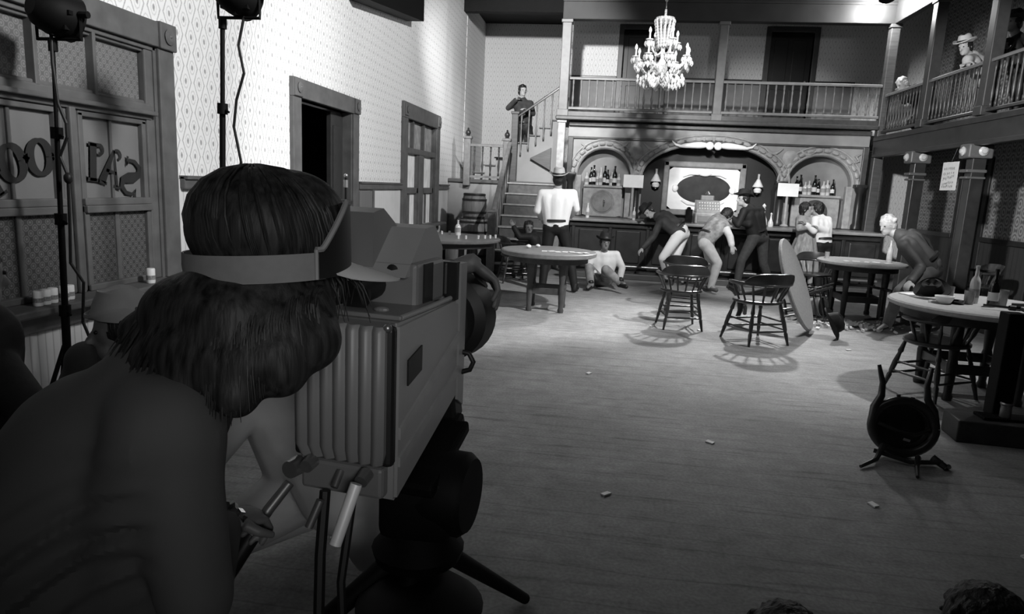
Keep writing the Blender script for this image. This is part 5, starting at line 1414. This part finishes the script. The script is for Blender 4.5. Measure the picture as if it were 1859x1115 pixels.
def person(key, lab, face, up=(0, 0, 1), skin=M_skin, shirt=M_white, trousers=M_dark, hair=None, hat=None, shoes=M_rub, voxel=.011, skirt=None, hs=1.0, vest=None, group=None, curl=.4, hair_long=False, handdir=None):
    J = PJ[key]; org = V((J['P'][0], J['P'][1], min(J['TL'][2], J['TR'][2], J['AL'][2]) - .04))
    H = V(J['H']); sd, f, u = basis(face, up); R = Matrix((sd, f, u)).transposed()
    mb = MB()
    # head
    mb.sph(H + u * .02, (.076 * hs, .094 * hs, .098 * hs), 16, R)
    mb.sph(H - u * .055 + f * .022, (.056 * hs, .066 * hs, .058 * hs), 14, R)
    mb.tube([H + f * .088 + u * .018, H + f * .104 - u * .008, H + f * .112 - u * .028, H + f * .088 - u * .034], [.008, .012, .017, .010], 8)
    mb.sph(H + f * .078 - u * .052, (.026, .018, .009), 10, R); mb.sph(H + f * .070 - u * .088, (.024, .02, .018), 10, R)
    mb.sph(H + f * .078 + u * .036, (.05, .014, .009), 10, R)
    for s in (-1, 1): mb.sph(H + sd * s * .079 - f * .008 - u * .006, (.011, .021, .032), 10, R)
    N_ = V(J['N']); cap(mb, H - u * .07 - f * .015, N_ - (N_ - V(J['P'])).normalized() * .05, .052, .060)
    limbs(mb, J, 0, 'torso'); limbs(mb, J, 0, 'arms'); limbs(mb, J, 0, 'legs')
    for q, s in (('L', 1), ('R', -1)):
        W_, E_ = V(J['W' + q]), V(J['E' + q]); d = (W_ - E_).normalized()
        hand(mb, W_, d, Vector((0, 0, 1)) if abs(d.z) < .8 else -f, 1.0, curl, s)
        A_, T_ = V(J['A' + q]), V(J['T' + q]); cap(mb, A_, T_.lerp(A_, .1), .036, .028)
    body = remesh(mb, voxel, 3)
    bmesh.ops.translate(body.bm, verts=body.bm.verts, vec=-org)
    o = body.build('person', skin, None, True); o.location = org
    tag(o, lab, 'person', group)
    def child(name, mb_, m, vox=None, sm=3):
        if vox: mb_ = remesh(mb_, vox, sm)
        return mb_.build(name, m, o, True)
    # eyes and mouth
    e = MB()
    for s in (-1, 1): e.sph(H + sd * s * .031 + f * .086 + u * .014, (.012, .008, .007), 8, R)
    e.build('eyes', M_rub, o, True)
    # clothes
    if shirt:
        mb = MB(); limbs(mb, J, .020, 'torso'); limbs(mb, J, .016, 'sleeves' if vest is None else 'sleeves')
        cap(mb, N_ - (N_ - V(J['P'])).normalized() * .045, N_ - (N_ - V(J['P'])).normalized() * .02, .072, .066)
        child('shirt', mb, shirt, voxel, 14)
    if vest:
        mb = MB(); limbs(mb, J, .028, 'torso'); child('vest', mb, vest, voxel, 14)
    if trousers:
        mb = MB(); limbs(mb, J, .018, 'legs'); cap(mb, V(J['P']), V(J['P']).lerp(V(J['C']), .25), .128, .118); child('trousers', mb, trousers, voxel, 8)
        P_ = V(J['P']); ax = (V(J['C']) - P_).normalized()
        MB().lathe([(.168, -.018), (.176, -.016), (.176, .016), (.168, .018)], P_ + ax * .055, ax, 24, .98, .86, sd).build('belt', M_dark, o, True)
    if skirt:
        mb = MB(); P_ = V(J['P']); rings = []
        for z, r in ((.12, .12), (.02, .155), (-.15, .20), (-.35, .25), (-.52, .28)):
            rings.append([mb.bm.verts.new(P_ + Vector((math.cos(t) * r * (1 + .06 * math.sin(9 * t)) + (-.05 * -z if z < 0 else 0) , math.sin(t) * r * (1 + .06 * math.sin(9 * t)), z))) for t in [2 * PI * i / 54 for i in range(54)]])
        mb.skinrings(rings); mb.build('skirt', skirt, o, True)
    mb = MB()
    for q in 'LR':
        A_, T_ = V(J['A' + q]), V(J['T' + q]); d = (T_ - A_); d.z = 0; d = d.normalized() if d.length > .01 else f
        zf = min(A_.z, T_.z + .03) - .055
        b = Vector((A_.x, A_.y, A_.z))
        cap(mb, b + Vector((0, 0, .04)), b - Vector((0, 0, .03)) - d * .02, .052, .046); cap(mb, b - Vector((0, 0, .03)) - d * .02, b + d * .17 - Vector((0, 0, .035)), .042, .034)
    child('shoes', mb, shoes, voxel)
    if hair:
        mb = MB(); mb.sph(H + u * .035 - f * .014, (.088 * hs, .102 * hs, .098 * hs), 16, R); mb.sph(H - f * .05 - u * .015, (.080 * hs, .060 * hs, .085 * hs), 14, R)
        for s in (-1, 1): mb.sph(H + sd * s * .068 - f * .02 + u * .0, (.022, .045, .055), 10, R)
        for k in range(26):
            t = random.uniform(0, 2 * PI); ph = random.uniform(.1, 1.2)
            n_ = (sd * math.cos(t) * math.sin(ph) + f * (math.sin(t) * math.sin(ph) - .15) + u * math.cos(ph)); mb.sph(H + u * .03 + n_ * .088, random.uniform(.016, .028), 8)
        if hair_long: mb.sph(H - f * .04 - u * .10, (.085, .05, .10), 12, R)
        mb = remesh(mb, .008, 2)
        # keep the face free
        dead = [v for v in mb.bm.verts if ((v.co - H).dot(f) > .052 and (v.co - H).dot(u) < .052)]
        bmesh.ops.delete(mb.bm, geom=dead, context='VERTS')
        mb.build('hair', hair, o, True)
    if hat: hat_mesh('hat', hat, o, H + u * .062 - f * .005, u - f * .08, f, 1.0)
    return o
M_jean = mat('dark_denim', 0.045, .8, var=.2, scale=25); M_shirtD = mat('black_shirt', 0.010, .7, var=.2)
M_pale = mat('pale_trousers', 0.55, .8, var=.12, scale=10, bump=.3); M_denimL = mat('faded_denim', 0.38, .8, var=.3, scale=9, bump=.3)
M_shirtG = mat('grey_shirt', 0.12, .8, var=.2, scale=8, bump=.3)
M_blond = mat('fair_hair', 0.36, .6, var=.35, scale=40, bump=.4)
person('hatman', 'person in white shirt and pale cowboy hat standing with back to us by the bar', (0.05, 1, 0), shirt=mat('bright_white_shirt', .9, .8, var=.03, scale=6, bump=.3), trousers=M_shirtD, hair=M_hairD, hat=M_hatL)
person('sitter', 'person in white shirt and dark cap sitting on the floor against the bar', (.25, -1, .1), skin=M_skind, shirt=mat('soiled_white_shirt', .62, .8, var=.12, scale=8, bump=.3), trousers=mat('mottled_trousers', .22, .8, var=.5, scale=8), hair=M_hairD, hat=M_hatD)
person('thrown', 'person in dark jacket and white trousers thrown sideways along the bar', (-.6, -.6, -.1), (-.75, 0, .6), shirt=mat('dark_jacket', .035, .7, var=.5, scale=7), trousers=mat('white_trousers', .80, .8, var=.05, scale=8, bump=.3), hair=M_hairD, hat=M_hatD)
person('bent', 'person in grey vest, white sleeves and pale jeans bent double at the bar', (.75, .3, -.5), (.5, .2, .8), shirt=mat('light_work_shirt', .60, .8, var=.12, scale=8), vest=mat('grey_patterned_vest', .26, .8, var=.45, scale=14), trousers=M_pale, hair=M_hairD, shoes=M_shirtG)
person('blackhat', 'person in black hat, dark shirt and jeans facing left at the bar', (-.95, -.25, -.05), shirt=M_shirtD, trousers=M_jean, hair=M_hairD, hat=M_hatD)
person('woman', 'person with dark hair in a pale patterned dress embracing a man by the bar', (.8, -.3, 0), shirt=mat('pale_dress_bodice', .30, .8, var=.35, scale=14), trousers=None, skirt=mat('pale_dress_skirt', .30, .8, var=.35, scale=9, stretch=(4, 4, .6)), hair=M_hairD, hair_long=True)
person('whiteshirt', 'person with dark hair and white shirt embracing a woman in a dress', (-.85, .45, 0), shirt=mat('white_shirt_b', .80, .8, var=.05, scale=8, bump=.3), trousers=M_shirtD, hair=M_hairD)
person('blond', 'fair-haired person in dark jacket lunging forward beside the near right table', (-.85, -.5, -.12), (-.25, -.1, .9), shirt=mat('lunger_jacket', .05, .6, var=.4, scale=6), trousers=mat('lunger_trousers', .10, .8, var=.35, scale=6), hair=M_blond)
person('stairman', 'person in long dark clothes with raised arm standing on the upper stairs', (.5, -.8, 0), shirt=mat('stair_dark_shirt', .035, .8, var=.3), trousers=M_shirtD, hair=M_hairD)
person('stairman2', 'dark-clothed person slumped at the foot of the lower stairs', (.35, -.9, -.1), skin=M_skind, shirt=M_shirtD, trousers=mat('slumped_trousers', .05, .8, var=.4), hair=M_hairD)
person('balconyhat', 'person in pale cowboy hat and light shirt leaning on the right gallery rail', (-.75, -.5, -.35), (-.25, -.1, .9), shirt=mat('balcony_light_shirt', .42, .8, var=.15), trousers=M_jean, hair=M_hairD, hat=M_hatL)
person('balconybent', 'fair-haired person bending low behind the right gallery rail', (-.75, -.3, -.5), (-.5, -.1, .8), shirt=M_shirtD, trousers=M_shirtD, hair=M_blond)
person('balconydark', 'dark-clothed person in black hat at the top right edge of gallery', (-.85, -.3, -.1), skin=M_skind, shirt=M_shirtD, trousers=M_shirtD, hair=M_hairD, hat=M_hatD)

# ---------------------------------------------------------------- foreground camera operator
HC = Vector((-.635, 1.22, 1.435))
fd = Vector((.80, .60, -.06)).normalized(); OU = Vector((-.05, 0, 1)).normalized(); sdx, f, u = basis(fd, OU); R = Matrix((sdx, f, u)).transposed()
M_opshirt = mat('operator_dark_shirt', 0.075, .8, var=.10, scale=5, bump=.15)
H = HC + f * .03 - u * .03
mb = MB()
mb.sph(H + u * .02, (.074, .092, .098), 18, R); mb.sph(H - u * .06 + f * .025, (.054, .062, .058), 16, R)
mb.tube([H + f * .088 + u * .016, H + f * .104 - u * .010, H + f * .114 - u * .030, H + f * .09 - u * .036], [.008, .012, .016, .010], 10)
mb.sph(H + f * .082 - u * .052, (.024, .014, .008), 12, R); mb.sph(H + f * .078 - u * .090, (.022, .018, .017), 12, R)
for s in (-1, 1): mb.sph(H + sdx * s * .076 - u * .006, (.011, .020, .032), 10, R)
NK = Vector((-.70, 1.17, 1.26)); cap(mb, H - u * .07 - f * .02, NK, .052, .062)
SHl = Vector((-.97, 1.30, 1.10)); SHr = Vector((-.72, 1.02, 1.10))
PL = Vector((-1.13, .98, .55)); CH = Vector((-.93, 1.14, .96))
Jo = dict(N=NK, C=CH, P=PL, SL=SHl, SR=SHr, HL=PL + Vector((-.08, .08, -.03)), HR=PL + Vector((.10, -.06, -.03)))
Wl = Vector((-.405, 2.05, 1.30)); El = Vector((-.80, 1.78, 1.12))
Wr = Vector((-.775, 1.28, .79)); Er = Vector((-.66, .99, .80))
for a, b, ra, rb in ((SHl, El, .055, .042), (El, Wl, .042, .028), (SHr, Er, .055, .042), (Er, Wr, .042, .028), (SHl, SHr, .075, .075), (CH, PL, .16, .14), (NK - Vector((0.05, 0, .08)), CH, .09, .15)): cap(mb, a, b, ra, rb)
KL_, KR_ = Vector((-.92, 1.16, .38)), Vector((-.86, .98, .36)); AL_, AR_ = Vector((-1.12, 1.12, .08)), Vector((-1.0, .80, .08))
for a, b, ra, rb in ((Jo['HL'], KL_, .09, .06), (KL_, AL_, .06, .04), (Jo['HR'], KR_, .09, .06), (KR_, AR_, .06, .04), (AL_, AL_ + Vector((.16, .05, -.03)), .038, .03), (AR_, AR_ + Vector((.16, .05, -.03)), .038, .03)): cap(mb, a, b, ra, rb)
hand(mb, Wl, (.62, .12, -.45), (.45, .3, .85), 1.15, .45, 1)
hand(mb, Wr, (.35, .75, -.15), (0, -.3, .9), 1.0, .9, -1)
body = remesh(mb, .0045, 4); org = Vector((-1.0, 1.0, 0))
bmesh.ops.translate(body.bm, verts=body.bm.verts, vec=-org)
OP = body.build('person', mat('operator_skin', .13, .5, var=.08, scale=20), None, True); OP.location = org
tag(OP, 'camera operator in dark shirt and sun visor with long dark hair, nearest figure', 'person')
e = MB()
for s in (-1, 1): e.sph(H + sdx * s * .031 + f * .086 + u * .014, (.012, .008, .007), 8, R)
e.build('eyes', M_rub, OP, True)
mb = MB()
for a, b, ra, rb in ((SHl, El, .075, .062), (El, El.lerp(Wl, .86), .060, .045), (SHr, Er, .085, .066), (Er, Er.lerp(Wr, .9), .062, .042), (SHl, SHr, .088, .10), (CH, PL, .200, .20), (CH + Vector((-.06, .05, -.10)), PL + Vector((-.16, .02, .05)), .12, .15), (NK - Vector((.04, 0, .06)), CH, .10, .19), (PL, PL - Vector((0, 0, .12)), .20, .19), (SHl + Vector((.02, -.03, -.04)), CH + Vector((-.08, .03, -.1)), .09, .12), (SHr + Vector((.0, .0, -.02)), CH + Vector((.06, -.04, -.22)), .10, .14)): cap(mb, a, b, ra, rb)
sh_ = remesh(mb, .010, 36)
# folds radiating from the arm pit and across the back
for v in sh_.bm.verts:
    p = v.co; n_ = v.normal
    q = p - Vector((-.62, 1.0, .50)); r_ = Vector((q.x, q.z)).length
    amp = .0095 * math.exp(-((r_ - .46) / .09) ** 2) * (1 if p.y < 1.15 else .3) * min(1, max(0, (-.68 - p.x) / .08))
    v.co += n_ * amp * (math.sin(r_ * 120 + q.x * 6) + .35 * math.sin(r_ * 210 - q.x * 11))
sh_.build('shirt', M_opshirt, OP, True)
mb = MB()
for a, b, ra, rb in ((Jo['HL'], KL_, .115, .08), (KL_, AL_, .08, .06), (Jo['HR'], KR_, .115, .08), (KR_, AR_, .08, .06)): cap(mb, a, b, ra, rb)
remesh(mb, .012, 3).build('trousers', M_shirtD, OP, True)
mb = MB()
for A_ in (AL_, AR_): cap(mb, A_ - Vector((.03, 0, .02)), A_ + Vector((.18, .05, -.035)), .05, .04)
remesh(mb, .01, 2).build('shoes', M_rub, OP, True)
# hair: crown, band pinch, long fall
M_ophair = mat('operator_hair', 0.020, .55, var=.8, scale=70, bump=.22, stretch=(1, 1, .06), spec=.25)
HR_ = HC + Vector((.0, 0, .0))
mb = MB()
mb.sph(HR_ + u * .005, (.135, .147, .115), 24, R); mb.sph(HR_ + Vector((-.03, 0, .015)), (.118, .12, .10), 20); mb.sph(HR_ + f * .04 + u * .02, (.11, .11, .095), 20, R)
c = MB
cap(mb, HR_ - u * .05, HR_ - u * .12, .118, .122)
mb.sph((-.68, 1.135, 1.275), (.165, .085, .095), 24); mb.sph((-.60, 1.13, 1.26), (.115, .085, .085), 24); mb.sph((-.64, 1.10, 1.235), (.13, .065, .09), 24)
for (p0, p1, a, b) in (((-.70, 1.17, 1.30), (-.86, 1.145, 1.235), .085, .038), ((-.68, 1.14, 1.30), (-.79, 1.10, 1.20), .09, .050), ((-.66, 1.12, 1.28), (-.70, 1.06, 1.175), .09, .055), ((-.64, 1.12, 1.28), (-.61, 1.05, 1.165), .09, .045),
    ((-.60, 1.16, 1.30), (-.55, 1.09, 1.205), .09, .055), ((-.56, 1.10, 1.23), (-.52, 1.15, 1.245), .065, .06), ((-.64, 1.08, 1.21), (-.57, 1.09, 1.22), .07, .065), ((-.72, 1.09, 1.22), (-.64, 1.08, 1.20), .07, .07), ((-.58, 1.21, 1.32), (-.51, 1.16, 1.25), .08, .045)): cap(mb, V(p0), V(p1), a, b)
remesh(mb, .006, 26).build('hair', M_ophair, OP, True)
mb = MB()
random.seed(11)
ends = [(-.895, 1.12, 1.215), (-.84, 1.07, 1.175), (-.765, 1.03, 1.145), (-.68, 1.02, 1.135), (-.62, 1.01, 1.125), (-.565, 1.03, 1.165), (-.52, 1.06, 1.20), (-.485, 1.13, 1.25)]
for i in range(330):
    a_ = random.random(); q = a_ * (len(ends) - 1); k0 = min(int(q), len(ends) - 2)
    end = Vector(ends[k0]).lerp(Vector(ends[k0 + 1]), q - k0)
    ax_ = -.775 + .27 * a_ ; 
    dx_ = (ax_ - HR_.x) / .135; dx_ = max(-.98, min(.98, dx_))
    top = Vector((ax_, HR_.y - .128 * math.sqrt(1 - dx_ * dx_) + .006, HR_.z - .092))
    r_ = random.uniform(.25, 1.0)
    end = top.lerp(end, .72 + .36 * r_) + Vector((random.uniform(-.012, .012), random.uniform(-.006, .010), random.uniform(-.012, .012)))
    mid = top.lerp(end, .5) + Vector((0, -.026, .016))
    mb.tube([top, top.lerp(mid, .5) + Vector((0, -.007, .002)), mid, mid.lerp(end, .55) + Vector((0, -.004, 0)), end], [.0012, .0024, .0026, .0020, .0005], 5)
for i in range(150):
    a = random.uniform(0, 2 * PI); r0 = random.uniform(.0, .5)
    crown = HR_ + u * .115 - f * .02
    dir_ = sdx * math.cos(a) + f * math.sin(a)
    pts = []
    for j in range(7):
        ph = (.1 + 1.85 * j / 6); pts.append(HR_ + u * (.005 + math.cos(ph) * .119) + dir_ * math.sin(ph) * (.139 + .004 * math.sin(i)) - f * .02 * math.cos(ph))
    mb.tube(pts, [.0006, .002, .0024, .0026, .0024, .002, .0008], 5)
for i in range(26):
    p = Vector((-.56 + random.uniform(-.02, .06), 1.24 + random.uniform(-.03, .05), 1.38)); e_ = p + Vector((random.uniform(-.01, .07), random.uniform(0, .04), -random.uniform(.06, .14)))
    mb.tube([p, p.lerp(e_, .5) + Vector((.012, 0, 0)), e_], [.002, .002, .0006], 5)
mb.build('hair_strands', M_ophair, OP, True)
# visor
bc_ = HR_ - u * .058
M_band = mat('visor_elastic_band', 0.17, .75, var=.06, scale=60)
def elring(c_, rs, rf, z, k=1.0, a0=0, a1=360, n=56):
    return [c_ + u * z + sdx * math.cos(math.radians(a0 + (a1 - a0) * i / n)) * rs * k + f * math.sin(math.radians(a0 + (a1 - a0) * i / n)) * rf * k for i in range(n + 1)]
def strip(rows, closed_thick=.003):
    mb = MB(); vs = [[mb.bm.verts.new(p) for p in r] for r in rows]
    for a, b in zip(vs, vs[1:]):
        for i in range(len(a) - 1): mb.bm.faces.new((a[i], a[i + 1], b[i + 1], b[i]))
    bmesh.ops.recalc_face_normals(mb.bm, faces=mb.bm.faces)
    bmesh.ops.solidify(mb.bm, geom=list(mb.bm.faces), thickness=closed_thick)
    return mb
# 90 degrees = straight ahead; band runs round the back
tz = lambda a: .010 * math.sin(math.radians(a))
vis = []
def rowA(z, k, a0, a1): return [p + u * 0 for p in elring(bc_, .141, .153, z, k, a0, a1, 60)]
band = strip([rowA(-.027, .99, 150, 390), rowA(.0, 1.0, 150, 390), rowA(.022, .99, 150, 390)], .004)
band = band.build('visor_band', M_band, OP, True)
rows = []
for j, zf_ in enumerate((-.030, 0, .035, .075, .105)):
    row = []
    for i in range(61):
        a = 22 + (158 - 22) * i / 60; e_ = math.sin(math.radians(a)); t = (a - 22) / 136
        hgt = min(1, max(0, (math.sin(PI * t) - .12) / .6)) ; z = -.026 + (zf_ + .030) * (.40 + .60 * hgt)
        k = 1.02 + .02 * (zf_ + .03) / .135
        row.append(bc_ + u * z + sdx * math.cos(math.radians(a)) * .139 * k + f * e_ * .150 * k)
    rows.append(row)
fp = strip(rows, .004).build('visor_front_panel', M_rub, OP, True)
MB().tube(rows[-1], .0055, 6).tube([r[0] for r in rows], .004, 6).build('panel_piping', mat('visor_piping', .22, .7), OP, True)
rows = []
for j in range(7):
    q = j / 6; row = []
    for i in range(31):
        a = 40 + 100 * i / 30; t = (a - 40) / 100; ln = .105 * math.sin(PI * t) ** .6 * q
        row.append(bc_ + u * (-.020 - .040 * q * math.sin(PI * t) ** .5 + .010 * math.sin(PI * t)) + sdx * math.cos(math.radians(a)) * .142 + f * (math.sin(math.radians(a)) * .153 + ln))
    rows.append(row)
strip(rows, .003).build('visor_bill', mat('visor_bill_cloth', .50, .7, var=.05), OP, True)
# bracelet watch on the right wrist
d = (Wr - Er).normalized()
mb = MB()
for k in range(12):
    t = 2 * PI * k / 12; q = d.cross(Vector((0, 0, 1))).normalized(); r2 = d.cross(q)
    mb.box(Wr + (q * math.cos(t) + r2 * math.sin(t)) * .034, (.014, .014, .014), Euler((t, .4, t)))
mb.build('metal_bracelet', M_chrome, OP)

# ---------------------------------------------------------------- other crew, mostly hidden
def bust(lab, blobs, m, head=None, face=(0, -1, 0), hairm=None, hatm=None, skinm=M_skind, extra=None, cat='person', hands=()):
    mb = MB(); org = Vector((blobs[0][0][0], blobs[0][0][1], 0))
    for a, b, ra, rb in blobs: cap(mb, V(a), V(b), ra * .86, rb * .86)
    if head is not None:
        Hh = V(head); s_, f_, u_ = basis(face, (0, 0, 1)); R_ = Matrix((s_, f_, u_)).transposed()
        mb.sph(Hh + u_ * .02, (.076, .094, .098), 16, R_); mb.sph(Hh - u_ * .055 + f_ * .022, (.056, .066, .058), 14, R_)
        mb.tube([Hh + f_ * .088 + u_ * .018, Hh + f_ * .112 - u_ * .028, Hh + f_ * .088 - u_ * .034], [.008, .016, .010], 8)
        for s in (-1, 1): mb.sph(Hh + s_ * s * .079, (.011, .021, .032), 10, R_)
        cap(mb, Hh - u_ * .07, V(blobs[0][0]), .052, .06)
    for w_, d_, up_, sg in hands: hand(mb, V(w_), d_, up_, 1.0, .5, sg)
    b = remesh(mb, .010, 3); bmesh.ops.translate(b.bm, verts=b.bm.verts, vec=-org)
    o = b.build('person', skinm, None, True); o.location = org; tag(o, lab, cat)
    mb = MB()
    for a, b_, ra, rb in blobs: cap(mb, V(a), V(a).lerp(V(b_), .97), ra, rb)
    remesh(mb, .012, 6).build('clothes', m, o, True)
    if head is not None:
        e = MB()
        for s in (-1, 1): e.sph(Hh + s_ * s * .031 + f_ * .086 + u_ * .014, (.012, .008, .007), 8, R_)
        e.build('eyes', M_rub, o, True)
        if hairm:
            mb = MB(); mb.sph(Hh + u_ * .035 - f_ * .016, (.092, .104, .100), 16, R_); mb.sph(Hh - f_ * .05 - u_ * .02, (.085, .06, .09), 14, R_)
            for k in range(160):
                t = random.uniform(0, 2 * PI); ph = random.uniform(0, 1.4); n_ = (s_ * math.cos(t) * math.sin(ph) + f_ * (math.sin(t) * math.sin(ph) - .1) + u_ * math.cos(ph)); mb.sph(Hh + u_ * .035 + n_ * .094, random.uniform(.008, .013), 8)
            mb = remesh(mb, .006, 2)
            dead = [v for v in mb.bm.verts if ((v.co - Hh).dot(f_) > .055 and (v.co - Hh).dot(u_) < .05)]
            bmesh.ops.delete(mb.bm, geom=dead, context='VERTS'); mb.build('hair', hairm, o, True)
        if hatm: hat_mesh('hat', hatm, o, Hh + u_ * .055, u_ - f_ * .1, f_, .92, rim=.115)
    return o
M_crew = mat('crew_pale_shirt', 0.60, .8, var=.12, scale=5, bump=.3)
bust('crouching person in a pale grey shirt glimpsed between operator and tripod', [((-1.20, 2.30, .78), (-1.08, 2.45, .42), .15, .21), ((-1.10, 2.38, .62), (-.92, 2.30, .34), .17, .15), ((-1.05, 2.45, .36), (-1.35, 2.15, .18), .15, .09), ((-1.35, 2.15, .18), (-1.15, 2.6, .10), .08, .06), ((-1.0, 2.5, .34), (-.75, 2.2, .20), .14, .09), ((-.75, 2.2, .20), (-.85, 2.6, .08), .08, .06), ((-1.25, 2.2, .70), (-1.38, 2.0, .45), .08, .06), ((-1.38, 2.0, .45), (-1.25, 1.85, .38), .055, .045), ((-1.0, 2.4, .70), (-.85, 2.5, .45), .08, .06), ((-.85, 2.5, .45), (-.8, 2.7, .38), .055, .045)], M_crew, (-1.22, 2.42, 1.0), (.4, 1, -.2), M_hairD, hands=(((-1.25, 1.85, .38), (.8, -.3, -.2), (0, 0, 1), 1), ((-.8, 2.7, .38), (.3, .8, -.2), (0, 0, 1), -1)))
bust('seated person in pale cowboy hat half hidden behind the operator\'s back', [((-1.72, 2.25, .90), (-1.68, 2.30, .50), .12, .16), ((-1.88, 2.22, .82), (-1.55, 2.28, .82), .08, .08), ((-1.68, 2.3, .5), (-1.5, 2.0, .45), .13, .08), ((-1.5, 2.0, .45), (-1.5, 1.95, .08), .07, .05), ((-1.9, 2.22, .8), (-1.95, 2.1, .55), .06, .05), ((-1.95, 2.1, .55), (-1.8, 1.95, .5), .05, .035), ((-1.55, 2.28, .8), (-1.45, 2.15, .6), .06, .05), ((-1.45, 2.15, .6), (-1.5, 1.98, .52), .05, .035)], mat('crew_shirt_grey', .06, .8), (-1.67, 2.15, .96), (-.6, -.5, -.1), M_hairD, mat('crew_pale_hat', .26, .7, var=.1), hands=(((-1.8, 1.95, .5), (.5, -.5, -.3), (0, 0, 1), 1), ((-1.5, 1.98, .52), (-.3, -.8, -.2), (0, 0, 1), -1)))
bust('dark-clad person crouching at the far left picture edge', [((-1.95, 1.85, .98), (-2.0, 1.75, .55), .13, .18), ((-1.85, 1.8, .90), (-1.68, 1.75, .80), .08, .06), ((-1.68, 1.75, .80), (-1.60, 1.6, .72), .05, .04), ((-2.0, 1.75, .5), (-1.7, 1.6, .62), .13, .09), ((-1.7, 1.6, .62), (-1.75, 1.6, .08), .08, .05), ((-2.05, 1.75, .5), (-1.9, 1.5, .6), .12, .09), ((-1.9, 1.5, .6), (-1.95, 1.45, .08), .08, .05), ((-2.1, 1.85, .9), (-2.15, 1.7, .6), .08, .05)], mat('dark_crew_coat', .018, .8, bump=.2), (-1.93, 1.82, 1.18), (.3, 1, -.1), M_hairD, hands=(((-1.60, 1.6, .72), (.5, -.3, -.3), (0, 0, 1), 1),))
bust('curly dark-haired person whose head top shows at the bottom edge', [((.47, 1.52, .30), (.46, 1.45, -.0), .13, .17), ((.28, 1.50, .26), (.66, 1.50, .26), .08, .08), ((.28, 1.5, .26), (.25, 1.6, .06), .06, .05), ((.66, 1.5, .26), (.68, 1.6, .06), .06, .05)], M_shirtD, (.50, 1.56, .445), (.1, 1, 0), M_hairD)
bust('dark-haired person in black at the bottom right corner', [((.98, 1.62, .36), (1.0, 1.5, .1), .15, .2), ((.80, 1.6, .36), (1.3, 1.62, .34), .09, .1), ((.80, 1.6, .42), (.74, 1.62, .15), .07, .05), ((1.3, 1.62, .38), (1.35, 1.62, .1), .07, .05)], M_shirtD, (1.0, 1.68, .49), (-.3, 1, 0), M_hairD)
